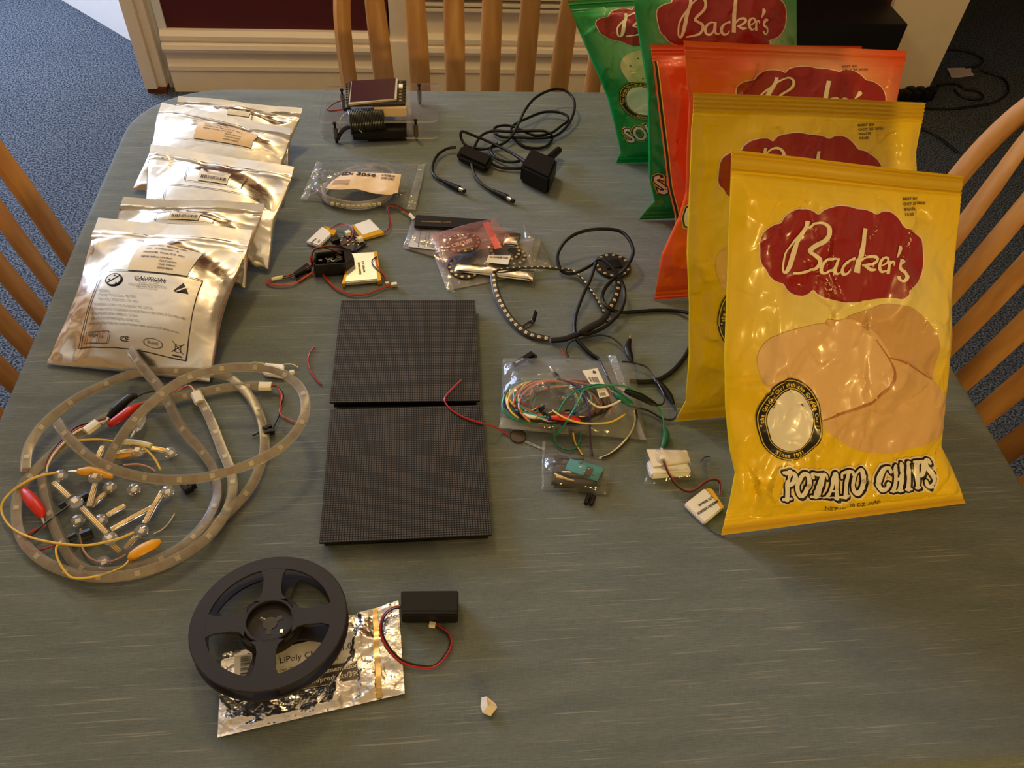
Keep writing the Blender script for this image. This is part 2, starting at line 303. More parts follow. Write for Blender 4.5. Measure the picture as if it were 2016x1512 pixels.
# ---------------------------------------------------------------- sheets with print on them
class Sheet:
    """grid of points G[j,i] (v rows, u columns); decals are draped over the same grid"""
    def __init__(s, G, flip=False):
        s.G = G; gu = np.gradient(G, axis=1); gv = np.gradient(G, axis=0); N = np.cross(gu, gv); N /= np.linalg.norm(N, axis=2, keepdims=True)+1e-12
        s.N = -N if flip else N
    def at(s, u, v, off=0.):
        nv, nu = s.G.shape[:2]; x = np.clip(np.asarray(u, float), 0, 1)*(nu-1); y = np.clip(np.asarray(v, float), 0, 1)*(nv-1)
        i = np.minimum(x.astype(int), nu-2); j = np.minimum(y.astype(int), nv-2); fx = (x-i)[..., None]; fy = (y-j)[..., None]
        def L(A): return (A[j, i]*(1-fx)+A[j, i+1]*fx)*(1-fy)+(A[j+1, i]*(1-fx)+A[j+1, i+1]*fx)*fy
        return L(s.G)+off*L(s.N)
    def inv(s, px):
        """uv of photograph points"""
        px = np.asarray(px, float); G2 = Q(s.G.reshape(-1, 3)).reshape(s.G.shape[:2]+(2,)); nv, nu = G2.shape[:2]; uv = []
        S2 = Sheet2(G2)
        us, vs = np.meshgrid(np.linspace(0, 1, 24), np.linspace(0, 1, 32)); C2 = S2.at(us, vs)
        for p in px:
            d = ((C2-p)**2).sum(-1); k = np.unravel_index(d.argmin(), d.shape); q = np.array([us[k], vs[k]])
            for _ in range(12):
                e = .004; f0 = S2.at(q[0], q[1]); J = np.stack([(S2.at(q[0]+e, q[1])-S2.at(q[0]-e, q[1]))/(2*e), (S2.at(q[0], q[1]+e)-S2.at(q[0], q[1]-e))/(2*e)], -1)
                try: st = np.linalg.solve(J+np.eye(2)*1e-6, p-f0)
                except Exception: break
                q = np.clip(q+np.clip(st, -.08, .08), 0.005, .995)
            uv.append(q)
        return np.array(uv)
class Sheet2(Sheet):
    def __init__(s, G): s.G = G; s.N = np.zeros_like(G)
def sheet_faces(nv, nu, k=0): return [(k+j*nu+i, k+j*nu+i+1, k+(j+1)*nu+i+1, k+(j+1)*nu+i) for j in range(nv-1) for i in range(nu-1)]
def drape(mb, sheet, verts, faces, m, off, maxlen=.045, uvmap=None):
    """verts are art points; uvmap turns them into sheet uv"""
    bm = bmesh.new(); vs = [bm.verts.new((p[0], p[1], 0)) for p in verts]
    for f in faces:
        try: bm.faces.new([vs[i] for i in f])
        except ValueError: pass
    if any(len(f.verts) > 4 for f in bm.faces): bmesh.ops.triangulate(bm, faces=[f for f in bm.faces if len(f.verts) > 4])
    for _ in range(6):
        lg = [e for e in bm.edges if e.calc_length() > maxlen]
        if not lg: break
        bmesh.ops.subdivide_edges(bm, edges=lg, cuts=1); bmesh.ops.triangulate(bm, faces=[f for f in bm.faces if len(f.verts) > 4])
    bm.verts.index_update(); A = np.array([(v.co.x, v.co.y) for v in bm.verts])
    if len(A) == 0: bm.free(); return
    if uvmap is not None: A = uvmap(A)
    W = sheet.at(A[:, 0], A[:, 1], off); mb.add(W, [[v.index for v in f.verts] for f in bm.faces], m); bm.free()
def stroke(pts, step=5):
    """brush stroke: (x, y, width) points to a strip"""
    a = np.array(pts, float); p, w_ = catmull(np.c_[a[:, :2], np.zeros(len(a))], a[:, 2], step=step) if len(a) > 2 else (np.c_[a[:, :2], np.zeros(len(a))], a[:, 2])
    p = p[:, :2]; T = np.gradient(p, axis=0); T /= np.linalg.norm(T, axis=1, keepdims=True)+1e-9; N = np.stack([-T[:, 1], T[:, 0]], 1)
    L = p+N*w_[:, None]/2; R = p-N*w_[:, None]/2; n = len(p); return np.r_[L, R], [(i, i+1, n+i+1, n+i) for i in range(n-1)]
def disc(c, r, n=16): return [(c[0]+r*math.cos(2*math.pi*k/n), c[1]+r*math.sin(2*math.pi*k/n)) for k in range(n)], [tuple(range(n))]
def ell(c, rx, ry, n=56, tilt=0.):
    out = []
    for k in range(n):
        a = 2*math.pi*k/n; x, y = rx*math.cos(a), ry*math.sin(a); out.append((c[0]+x*math.cos(tilt)-y*math.sin(tilt), c[1]+x*math.sin(tilt)+y*math.cos(tilt)))
    return out
_TX = {}
def text_mesh(s, bold=0.):
    k = (s, bold)
    if k in _TX: return _TX[k]
    c = bpy.data.curves.new('t', 'FONT'); c.body = s; c.size = 1; c.offset = bold; c.resolution_u = 2; c.fill_mode = 'FRONT'
    o = bpy.data.objects.new('t', c); COL.objects.link(o); bpy.context.view_layer.update()
    me = o.evaluated_get(bpy.context.evaluated_depsgraph_get()).to_mesh()
    V = np.array([(v.co.x, v.co.y) for v in me.vertices]) if len(me.vertices) else np.zeros((0, 2)); Fc = [tuple(p.vertices) for p in me.polygons]
    o.evaluated_get(bpy.context.evaluated_depsgraph_get()).to_mesh_clear(); bpy.data.objects.remove(o); bpy.data.curves.remove(c)
    _TX[k] = (V, Fc); return _TX[k]
def text_on(mb, sheet, s, x, y, h, m, off, rot=0., bold=.012, xs=1., uvmap=None, ydown=False, center=False, maxlen=None):
    V, Fc = text_mesh(s, bold)
    if not len(V): return
    V = V.copy()
    if center: V[:, 0] -= (V[:, 0].max()+V[:, 0].min())/2
    V = V*np.array([h*xs, h])/.72
    if ydown: V[:, 1] *= -1
    c, sn = math.cos(rot), math.sin(rot); V = np.stack([x+V[:, 0]*c-V[:, 1]*sn, y+V[:, 0]*sn+V[:, 1]*c], 1)
    drape(mb, sheet, V, Fc, m, off, maxlen or h*2, uvmap)

# ---------------------------------------------------------------- setting
def boxmm(mb, x0, x1, y0, y1, z0, z1, m, bevel=0.): return mb.box(((x0+x1)/2, (y0+y1)/2, (z0+z1)/2), (x1-x0, y1-y0, z1-z0), m, bevel=bevel)
struct('floor', boxmm(MB(), -2.7, 3.7, -2.8, 5.4, -.05, 0, 'carpet'))
struct('ceiling', boxmm(MB(), -2.7, 3.7, -2.8, 5.4, 2.5, 2.55, 'ceiling'))
WY = 2.60
wb = MB(); boxmm(wb, -.815, -.117, WY+.02, WY+.16, .19, 2.5, 'red_wall'); boxmm(wb, 1.02, 1.56, WY+.02, WY+.16, .19, 2.5, 'red_wall'); boxmm(wb, -.84, -.815, WY+.012, WY+.16, 0, 2.5, 'white_wall')
struct('wall_back', wb)
def skirting(mb, x0, x1, y, top=.207):
    prof = [(0, 0), (0, .072), (-.006, .078), (-.006, .092), (0, .100), (.004, .135), (.004, .138), (-.016, .143), (-.020, .155), (-.016, .168), (-.004, .172), (-.010, .180), (-.010, .194), (.004, top), (.03, top), (.03, 0)]
    n = len(prof); vs = [(x0, y+a, b) for a, b in prof]+[(x1, y+a, b) for a, b in prof]
    mb.add(vs, [tuple(range(n)), tuple(range(2*n-1, n-1, -1))]+[(i, (i+1) % n, n+(i+1) % n, n+i) for i in range(n)], 'cream')
sk = MB(); skirting(sk, -.836, -.117, WY); skirting(sk, -.047, 1.56, WY, .203); struct('baseboard_back', sk)
tr = MB(); boxmm(tr, -.119, -.045, WY-.025, WY+.1, 0, .194, 'cream', .003); boxmm(tr, -.112, -.052, WY-.012, WY+.1, .194, 2.5, 'cream', .003); struct('trim_1', tr)
pn = MB(); boxmm(pn, -.045, 1.02, WY+.015, WY+.16, .19, .95, 'cream')
for z_ in (.286, .305, .33, .352, .38): boxmm(pn, -.04, 1.02, WY-.012-(z_-.28)*.25, WY+.02, z_, z_+.012, 'cream', .003)
struct('trim_2', pn)
wn = MB(); boxmm(wn, -.045, 1.02, WY+.03, WY+.16, .95, 2.5, 'red_wall'); struct('wall_alcove', wn)
jb = MB(); boxmm(jb, -.925, -.885, WY-.02, WY+.1, .018, 2.5, 'cream', .006); boxmm(jb, -.885, -.858, WY-.005, WY+.1, .018, 2.5, 'cream', .006); boxmm(jb, -.923, -.860, WY-.012, WY+.1, 0, .018, 'rust', .004); boxmm(jb, -.860, -.84, WY+.03, WY+.1, 0, 2.5, 'white_wall')
struct('door_1', jb)
pl = MB(); boxmm(pl, 1.56, 1.82, WY, WY+.20, 0, 2.5, 'cream'); struct('wall_pier', pl)
ha = MB(); a = np.array([-.93, 2.87]); d = np.array([-.7071, .7071]); nn = np.array([-.7071, -.7071])
for (t0, t1, z0, z1, th, mm_) in ((0, 3.0, 0, .15, .03, 'white_wall'), (0, 3.0, .15, 2.5, .015, 'white_wall')):
    c = a+d*(t0+t1)/2; ha.box((c[0]-nn[0]*(.05-th/2), c[1]-nn[1]*(.05-th/2), (z0+z1)/2), (t1-t0, .1+th, z1-z0), mm_, rot=(0, 0, math.radians(135)))
struct('wall_hall', ha)
wl = MB(); boxmm(wl, -2.7, -2.6, -2.8, 2.35, 0, 2.5, 'room_wall'); boxmm(wl, -2.7, -2.6, 3.95, 5.4, 0, 2.5, 'room_wall'); boxmm(wl, -2.7, -2.6, 2.35, 3.95, 0, .95, 'room_wall'); boxmm(wl, -2.7, -2.6, 2.35, 3.95, 2.3, 2.5, 'room_wall'); struct('wall_left', wl)
wr = MB(); boxmm(wr, 3.6, 3.7, -2.8, 5.4, 0, 2.5, 'room_wall'); struct('wall_right', wr)
wf = MB(); boxmm(wf, -2.7, 3.7, -2.8, -2.7, 0, 2.5, 'room_wall'); struct('wall_front', wf)
we = MB(); boxmm(we, -2.7, 3.7, 5.3, 5.4, 0, 2.5, 'white_wall'); struct('wall_far', we)
wi = MB()
for y_ in (2.35, 3.12, 3.89): boxmm(wi, -2.68, -2.62, y_, y_+.06, .95, 2.3, 'cream')
for z_ in (.95, 1.6, 2.24): boxmm(wi, -2.68, -2.62, 2.35, 3.95, z_, z_+.06, 'cream')
struct('window_1', wi)

# ---------------------------------------------------------------- table and cloth
TX0, TX1, TY0, TY1 = -.4518, .6186, .165, 1.2463
def table_outline(ins=0., n=10):
    out = []; r = .13
    for cx, cy, a0 in ((TX1-r, TY1-r, 0), (TX0+r, TY1-r, 90), (TX0+r, TY0+r, 180), (TX1-r, TY0+r, 270)):
        for k in range(n+1):
            a = math.radians(a0+90*k/n); out.append((cx+(r-ins)*math.cos(a), cy+(r-ins)*math.sin(a)))
    return out
tb = empty('dining_table', (.083, .706, 0), 'square dining table with rounded corners hidden under the teal cloth', 'table')
MB().prism(table_outline(.006), TZ-.03, TZ-.0035, 'wood').build('tabletop', tb)
for sx in (-1, 1):
    for sy in (-1, 1): boxmm(MB(), .083+sx*.36-.03, .083+sx*.36+.03, .706+sy*.36-.03, .706+sy*.36+.03, 0, TZ-.03, 'wood', .004).build('leg', tb)
def cloth():
    O = np.array(table_outline(0, 14)); n = len(O); C0 = np.array([.0834, .7056]); V = []; F = []
    # even resampling
    L = np.r_[0, np.cumsum(np.linalg.norm(np.roll(O, -1, 0)-O, axis=1))]; K = 240
    OO = np.r_[O, O[:1]]; t = np.linspace(0, L[-1], K, endpoint=False); E = np.stack([np.interp(t, L, OO[:, 0]), np.interp(t, L, OO[:, 1])], 1)
    rings = []
    for s_ in np.linspace(0, 1, 30)[1:]: rings.append(np.c_[C0+(E-C0)*s_*.985, np.full(K, TZ)])
    D = (E-C0); D /= np.linalg.norm(D, axis=1, keepdims=True)
    for a in (20, 45, 70, 90): rings.append(np.c_[C0+(E-C0)*.985+D*(.010*math.sin(math.radians(a))), np.full(K, TZ-.010*(1-math.cos(math.radians(a))))])
    for q in range(1, 9):
        h = .27*q/8; wv = .018*(q/8)*np.sin(t*2*math.pi/ .19+.6*np.sin(t*3)); rings.append(np.c_[C0+(E-C0)*.985+D*(.010+wv+.02*q/8)[:, None], np.full(K, TZ-.010-h)])
    V = [(C0[0], C0[1], TZ)]
    for r_ in rings: V += [tuple(p) for p in r_]
    V = np.array(V); k = V[:, 2] > TZ-.001
    V[k, 2] += .0012*(vnoise(V[k, 0]*9, V[k, 1]*9, 3)-.9)
    F = [(0, 1+i, 1+(i+1) % K) for i in range(K)]
    for j in range(len(rings)-1):
        for i in range(K): F.append((1+j*K+i, 1+(j+1)*K+i, 1+(j+1)*K+(i+1) % K, 1+j*K+(i+1) % K))
    mb = MB(); mb.add(V, F, 'cloth'); return single(mb, 'tablecloth', (.0834, .7056, TZ), 'grey-teal woven slub tablecloth covering the whole table', 'tablecloth')
cloth()
# ---------------------------------------------------------------- chairs
def make_chair(loc, ang, label, lean=13):
    """bow-back slat chair; faces +y of its own frame with the back at y=0"""
    root = empty('dining_chair', loc, label, 'chair', None); tl = math.tan(math.radians(lean))
    def build(mb, name, par=root): 
        R = Matrix.Rotation(ang, 3, 'Z'); mb.v = [tuple(R @ Vector(v)+Vector(loc)) for v in mb.v]; return mb.build(name, par)
    def bp(x, z, dy=0): return (x, -tl*(z-.45)+dy, z)
    seat = [(x*.215*(1 if y < .2 else 1.06), y) for x, y in ((-1, .0), (-1, .15), (-1, .33), (-.8, .37), (.8, .37), (1, .33), (1, .15), (1, .0))]
    build(MB().prism(seat, .43, .455, 'wood'), 'seat')
    arch = [(-.20, .455), (-.215, .60), (-.225, .74), (-.222, .83), (-.20, .905), (-.155, .955), (-.085, .985), (0, .995), (.085, .985), (.155, .955), (.20, .905), (.222, .83), (.225, .74), (.215, .60), (.20, .455)]
    build(MB().tube([bp(*p) for p in arch], .0155, 'wood', 10, flat=.85), 'back_bow')
    for k in range(6):
        x0 = (k-2.5)*.058; x1 = (k-2.5)*.070
        zt = .975-.9*abs(x1)**2*2.2
        pts = [bp(x0+(x1-x0)*t, .45+(zt-.45)*t, -.010*math.sin(math.pi*t)) for t in np.linspace(0, 1, 9)]
        w_ = [.0135, .015, .0165, .018, .0185, .0185, .0175, .015, .009]; build(MB().tube(pts, w_, 'wood', 10, flat=.38, up=(0, 1, 0), smooth=False), 'back_slat')
    for x in (-.18, .18):
        build(MB().tube([(x, .32, .43), (x*1.12, .345, 0)], [.019, .013], 'wood', 10, smooth=False), 'leg'); build(MB().tube([(x*.9, .04, .43), (x*1.08, -.05, 0)], [.019, .013], 'wood', 10, smooth=False), 'leg')
        build(MB().tube([(x*1.03, .33, .2), (x*1.0, .0, .2)], .009, 'wood', 8, smooth=False), 'stretcher')
    return root
make_chair((.085, 1.335, 0), math.radians(180), 'light wooden slat-back chair behind the far edge of the table, between pouches and bags', 11)
make_chair((.71, .735, 0), math.radians(90), 'wooden bow-back chair to the right of the yellow bags')
make_chair((-.50, .775, 0), math.radians(-90), 'wooden slat-back chair at the left side of the table')

# ---------------------------------------------------------------- crisp bags
ART0 = {}
def facets(x, y, seed, cell):
    """creased film: the upper and lower envelopes of randomly tilted little planes"""
    r_ = np.random.RandomState(seed*13+5); out = np.zeros_like(x); x0, x1, y0, y1 = x.min(), x.max(), y.min(), y.max()
    n_ = max(6, int((x1-x0)*(y1-y0)/cell**2)); cx = r_.uniform(x0, x1, n_); cy = r_.uniform(y0, y1, n_); gx = r_.normal(0, 1, n_); gy = r_.normal(0, .7, n_); hz = r_.uniform(-.4, .4, n_)
    wx = x+.12*cell*np.sin(y/cell*3+seed); wy = y+.12*cell*np.sin(x/cell*2.6+seed)
    best = np.full(x.shape, 1e9); sec = np.full(x.shape, 1e9); hb = np.zeros_like(x); hs = np.zeros_like(x)
    for k in range(n_):
        dx = (wx-cx[k])/cell; dy = (wy-cy[k])/cell; d = np.sqrt(dx*dx*1.6+dy*dy*.7); h = hz[k]+gx[k]*dx*.55+gy[k]*dy*.55
        m1 = d < best; m2 = (~m1) & (d < sec)
        sec = np.where(m1, best, np.where(m2, d, sec)); hs = np.where(m1, hb, np.where(m2, h, hs)); best = np.where(m1, d, best); hb = np.where(m1, h, hb)
    t = np.clip((sec-best)/.5, 0, 1); t = t*t*(3-2*t); return (hb*(.5+.5*t)+hs*(.5-.5*t))

def build_sheet(base_l, base_r, lean, ledge, redge, depth, seed, nu=110, nv=150, amp=.0042, thick=.055):
    """bag standing on the line base_l-base_r (world), leaning back; side outlines measured in the photograph; returns front and back grids"""
    e = base_r-base_l; e = e/np.linalg.norm(e); back = np.cross(np.array([0, 0, 1.]), e); l = math.radians(lean); upv = np.array([0, 0, 1])*math.cos(l)+back*math.sin(l)
    n = np.cross(e, upv)       # faces the front
    if n@(CC-base_l) < 0: n = -n
    def edge(poly):
        pts = [onplane(px, py, base_l, n) for px, py in poly]; b = [(p-base_l)@upv for p in pts]; a = [(p-base_l)@e for p in pts]; return np.array(b), np.array(a)
    bl, al = edge(ledge); br, ar = edge(redge); v = np.linspace(0, 1, nv); u = np.linspace(0, 1, nu)
    def cur(b, a): s = (b-b[0])/(b[-1]-b[0]); return np.interp(v, s, b), np.interp(v, s, a)
    BL, AL = cur(bl, al); BR, AR = cur(br, ar); U, V = np.meshgrid(u, v)
    A = AL[:, None]*(1-U)+AR[:, None]*U; B = BL[:, None]*(1-U)+BR[:, None]*U
    env_u = np.clip(np.sin(np.pi*np.clip(U, 0, 1)), 0, 1)**.62; vv = np.clip((V-.045)/.905, 0, 1); env_v = np.clip(np.sin(np.pi*vv**.80), 0, 1)**.55
    bul = depth*env_u*env_v; edgef = 1-.6*env_u*env_v
    xm, ym = A/.05, B/.05
    cr = crumple(xm, ym, seed, 4, .62); cr2 = crumple(xm*1.0+4, ym*.35, seed+5, 3, 1.6)
    inner = np.clip((V-.03)/.05, 0, 1)*np.clip((.955-V)/.05, 0, 1)
    cr = cr*.55+1.15*facets(A, B, seed, .048)+.50*facets(A, B, seed+9, .024)
    wr = 1.4*amp*(cr*.75+.16*cr2)*inner*np.clip(np.minimum(U, 1-U)/.05, .15, 1)*(.65+.7*edgef)
    rib = .0009*np.sin(V*560)*(1-inner); wave = .004*np.sin(U*7+seed)*(1-inner)*(V > .5)
    Fg = base_l+A[..., None]*e+B[..., None]*upv+(bul+wr+rib+wave)[..., None]*n
    Bk = base_l+A[..., None]*e+B[..., None]*upv+(wave-thick*env_u*env_v+wr*.5-.0008)[..., None]*n
    k = Fg[..., 2] < TZ+.001; Fg[..., 2][k] = TZ+.001+.0*Fg[..., 2][k]; Bk[..., 2] = np.maximum(Bk[..., 2], TZ+.001)
    return Fg, Bk, U, V
def crisp_bag(kind, base, lean, ledge, redge, depth, seed, label, art=(), thick=.055, amp=.0042, res=(110, 150)):
    bl = P(*base[0]); br = bl+np.array([math.cos(base[1]), math.sin(base[1]), 0])*.26
    Fg, Bk, U, V = build_sheet(bl, br, lean, ledge, redge, depth, seed, res[0], res[1], amp, thick)
    Fg[..., 2] = np.maximum(Fg[..., 2], TZ+.0012)
    sh = Sheet(Fg); c = sh.G[60, 55]
    if sh.N[60, 55]@(CC-c) < 0: sh.N = -sh.N
    cn = np.cross(sh.G[60, 90]-sh.G[60, 20], sh.G[100, 55]-sh.G[20, 55]); cn /= np.linalg.norm(cn); cn = cn if cn@(CC-c) > 0 else -cn; sh.N = sh.N*.25+cn*.75
    if 'px' not in ART0: ART0['px'] = sh
    ref = ART0['px']
    nv, nu = U.shape; nF = nv*nu; mb = MB(); m = FOIL[kind]
    mb.add(np.r_[Fg.reshape(-1, 3), Bk.reshape(-1, 3)], sheet_faces(nv, nu)+[tuple(reversed(f)) for f in sheet_faces(nv, nu, nF)], m)
    rim = []
    for i in range(nu-1): rim += [(i, nF+i, nF+i+1, i+1), ((nv-1)*nu+i, (nv-1)*nu+i+1, nF+(nv-1)*nu+i+1, nF+(nv-1)*nu+i)]
    for j in range(nv-1): rim += [(j*nu, (j+1)*nu, nF+(j+1)*nu, nF+j*nu), (j*nu+nu-1, nF+j*nu+nu-1, nF+(j+1)*nu+nu-1, (j+1)*nu+nu-1)]
    mb.f += rim; mb.m += [0]*len(rim)
    # printed base colour
    c0, c1, ctr, rad = dict(yellow=((.80, .55, .008), (.84, .70, .24), (.55, .66), (.52, .27)), orange=((.70, .085, .015), (.82, .42, .20), (.6, .78), (.42, .26)), green=((.005, .29, .065), (.42, .68, .38), (.55, .70), (.48, .32)))[kind]
    d = np.sqrt(((U-ctr[0])/rad[0])**2+((V-ctr[1])/rad[1])**2); k = np.clip(1.25-d, 0, 1); k = (k*k*(3-2*k))[..., None]
    colr = np.array(c0)*(1-k)+np.array(c1)*k
    if kind == 'yellow': 
        s_ = ((V > .955) | (V < .03))[..., None]; colr = np.where(s_, np.array((.62, .40, .015)), colr)
    for fn in art: fn(mb, sh, ref)
    o_loc = bl.copy(); me_n = len(mb.v); mb.v = [tuple(Vector(v_)-Vector(o_loc)) for v_ in mb.v]
    ob = mb.build('crisp_bag', angle=60); ob.location = o_loc
    at = ob.data.color_attributes.new('print', 'FLOAT_COLOR', 'POINT'); arr = np.ones((me_n, 4)); arr[:nF, :3] = colr.reshape(-1, 3); arr[nF:2*nF, :3] = np.array(c0)
    at.data.foreach_set('color', arr.ravel().astype(np.float32))
    return tag(ob, label, 'bag of crisps', 'bags of crisps standing in a row')
def z2p(pts, ox, oy, sc): return [((p[0]/sc+ox, p[1]/sc+oy)+tuple(p[2:])) for p in pts]
_uvc = {}; ASH = [(0, 0, 1., 0, 0)]
def uvfun(sh):
    """art pixels of the front bag to uv, by interpolation on a solved lattice"""
    if 'lat' not in _uvc:
        xs = np.linspace(1425, 1900, 24); ys = np.linspace(330, 1040, 34); g = [(x, y) for y in ys for x in xs]
        _uvc['lat'] = (xs, ys, ART0['smooth'].inv(g).reshape(len(ys), len(xs), 2))
    xs, ys, L = _uvc['lat']
    du, dv, sc, ox, oy = ASH[0]
    def f(A):
        A = np.stack([(A[:, 0]-ox)*sc+ox, (A[:, 1]-oy)*sc+oy], 1)
        x = np.clip((A[:, 0]-xs[0])/(xs[1]-xs[0]), 0, len(xs)-1.001); y = np.clip((A[:, 1]-ys[0])/(ys[1]-ys[0]), 0, len(ys)-1.001); i = x.astype(int); j = y.astype(int); fx = (x-i)[:, None]; fy = (y-j)[:, None]
        return (L[j, i]*(1-fx)+L[j, i+1]*fx)*(1-fy)+(L[j+1, i]*(1-fx)+L[j+1, i+1]*fx)*fy+np.array([du, dv])
    return f
def moved(fn, du, dv, sc=1., o=(1653, 496)):
    def g(mb, sh, ref):
        ASH[0] = (du, dv, sc, *o); fn(mb, sh, ref); ASH[0] = (0, 0, 1., 0, 0)
    return g
def poly_art(mb, sh, pts, m, off, uvm): drape(mb, sh, pts, [tuple(range(len(pts)))], m, off, 5, uvm)
def grow(pts, g):
    p = np.array(pts, float); a = .5*np.sum(p[:, 0]*np.roll(p[:, 1], -1)-np.roll(p[:, 0], -1)*p[:, 1]); t = np.roll(p, -1, 0)-np.roll(p, 1, 0); t /= np.linalg.norm(t, axis=1, keepdims=True)
    return p+np.stack([t[:, 1], -t[:, 0]], 1)*g*(1 if a > 0 else -1)
def smooth_poly(pts): p, _ = catmull(np.c_[np.array(pts, float), np.zeros(len(pts))], np.ones(len(pts)), True, 3); return p[:, :2]
CLOUD = z2p([(155,560),(160,430),(200,350),(280,305),(370,292),(400,240),(450,185),(520,155),(600,150),(670,165),(718,198),(760,150),(830,120),(920,105),(1010,115),(1090,140),(1180,152),(1250,175),(1302,200),(1350,175),(1410,172),(1470,195),(1530,255),(1580,330),(1640,350),(1710,400),(1765,460),(1795,540),(1795,640),(1775,740),(1730,830),(1660,890),(1570,913),(1560,960),(1520,1005),(1480,1013),(1430,1000),(1390,960),(1360,930),(1300,970),(1220,1010),(1130,1045),(1040,1060),(940,1068),(850,1050),(780,1015),(738,975),(680,1005),(600,1018),(520,1005),(450,960),(400,900),(378,880),(300,850),(240,800),(210,740),(175,700),(158,640)], 1460, 380, 5.04)
def zs(strokes, ox, oy, sc): return [[(x/sc+ox, y/sc+oy, w_/sc) for x, y, w_ in s] for s in strokes]
SCRIPT = zs([[(620,262,40),(600,350,42),(540,480,48),(500,590,52),(455,700,46),(415,765,34),(388,765,24),(382,725,22),(400,640,20),(430,560,22),(500,470,26),(560,410,26),(620,340,22),(700,285,22),(760,276,28),(808,320,36),(806,400,38),(760,460,38),(690,510,38),(642,560,36),(680,592,36),(738,640,44),(738,700,42),(680,755,34),(600,770,30),(478,778,20)],
    [(890,625,18),(850,622,24),(795,660,32),(768,720,38),(775,772,32),(820,782,26),(870,735,24),(895,650,24)], [(908,618,28),(890,700,34),(886,758,32),(915,782,24),(950,765,12)],
    [(1090,632,34),(1030,645,24),(985,682,34),(962,740,40),(985,790,36),(1030,788,22),(1065,745,12)], [(1190,335,44),(1165,460,46),(1140,600,48),(1112,775,48)], [(1145,660,16),(1200,608,26),(1260,602,32),(1272,640,28),(1220,680,26),(1160,702,18)], [(1175,690,26),(1220,730,36),(1270,728,14)],
    [(1305,700,14),(1370,665,20),(1386,625,24),(1350,606,24),(1312,640,30),(1304,710,34),(1330,752,28),(1375,738,12)], [(1402,640,26),(1386,772,32)], [(1395,690,12),(1425,652,26),(1446,662,20),(1440,690,8)],
    [(1500,520,50),(1518,530,48),(1508,562,34),(1478,616,8)], [(1550,662,34),(1530,650,40),(1502,690,26),(1502,722,28),(1536,752,32),(1542,800,30),(1515,832,26),(1485,812,22),(1484,786,26)]], 1460, 380, 5.04)
def O_(c, rx, ry, w_, sl=.0, n=14): return [(c[0]+rx*math.cos(2*math.pi*k/n)-sl*ry*math.sin(2*math.pi*k/n), c[1]+ry*math.sin(2*math.pi*k/n), w_) for k in range(n+1)]
NAME = zs([[(270,285,46),(235,570,46)], [(225,300,34),(300,300,40),(330,350,46),(308,420,44),(240,445,30)], [(190,566,24),(282,566,24)], [(196,292,24),(240,290,26)], O_((416,430), 55, 122, 42, .12),
    [(508,345,26),(505,305,32),(560,300,36),(625,305,30),(640,340,22)], [(592,310,46),(552,555,46)], [(505,560,24),(595,560,24)],
    [(722,290,34),(655,550,30)], [(728,290,40),(752,548,52)], [(670,470,22),(745,470,22)], [(625,556,22),(690,556,22)], [(690,548,22),(778,548,22)],
    [(806,345,26),(802,300,32),(860,292,36),(925,295,30),(940,330,22)], [(888,300,46),(842,540,46)], [(800,545,24),(885,545,24)], O_((1006,410), 58, 122, 42, .12),
    [(1336,300,40),(1315,262,34),(1250,275,44),(1213,350,50),(1205,430,50),(1235,482,42),(1285,455,34),(1300,412,34)], [(1398,258,40),(1350,488,42)], [(1468,242,40),(1415,480,42)], [(1380,378,24),(1435,368,24)], [(1325,492,20),(1375,490,20)], [(1390,484,20),(1440,480,20)],
    [(1544,222,42),(1500,465,44)], [(1475,470,20),(1530,466,20)], [(1622,200,38),(1600,450,40)], [(1595,205,28),(1660,190,34),(1677,250,38),(1655,325,34),(1615,345,24)], [(1580,455,20),(1625,452,20)],
    [(1728,200,26),(1705,160,30),(1692,220,36),(1730,290,42),(1764,360,42),(1742,420,38),(1702,430,34),(1686,385,28)]], 1500, 870, 5.305)
def art_logo(mb, sh, ref):
    f = uvfun(ref); c = smooth_poly(CLOUD); poly_art(mb, sh, grow(c, 2.2), 'p_cream', .0004, f); poly_art(mb, sh, c, 'p_red', .0008, f)
    for s in SCRIPT: v, fc = stroke(s, 4); drape(mb, sh, v, fc, 'p_cream', .0016, 5, f)
def art_date(lines):
    def g(mb, sh, ref):
        f = uvfun(ref)
        for k, s in enumerate(lines): text_on(mb, sh, s, 1772, 393+k*9.6, 5.2, 'p_ink', .0008, bold=.03, xs=1.25, uvmap=f, ydown=True)
    return g
def art_badge(mb, sh, ref):
    f = uvfun(ref); c = (1550, 823)
    for rx, ry, m_, o_ in ((64.5, 81, 'p_black', .0016), (62.3, 78.5, 'p_yellow', .0019), (60.6, 76.8, 'p_black', .0022), (48.5, 63, 'p_yellow', .0025), (47.2, 61.5, 'p_black', .0028), (45.3, 59.5, 'p_white', .0031)): poly_art(mb, sh, ell(c, rx, ry), m_, o_, f)
    def ring(s, a0, a1, h, flip):
        n = len(s)
        for k, ch in enumerate(s):
            if ch == ' ': continue
            a = math.radians(a0+(a1-a0)*k/(n-1)); r = (54.6, 69.6); x, y = c[0]+r[0]*math.cos(a), c[1]-r[1]*math.sin(a)
            tx, ty = -r[0]*math.sin(a), -r[1]*math.cos(a); rot = math.atan2(ty, tx)+(0 if flip else math.pi); nx, ny = -math.sin(rot), math.cos(rot)
            text_on(mb, sh, ch, x+nx*h*.5, y+ny*h*.5, h, 'p_yellow', .0025, rot=rot, bold=.03, xs=1.0, uvmap=f, ydown=True, center=True)
    ring('"the Golden Girl with the Golden Curl"', 188, -14, 7.6, False); ring('Since 1931', 247, 298, 7.6, True)
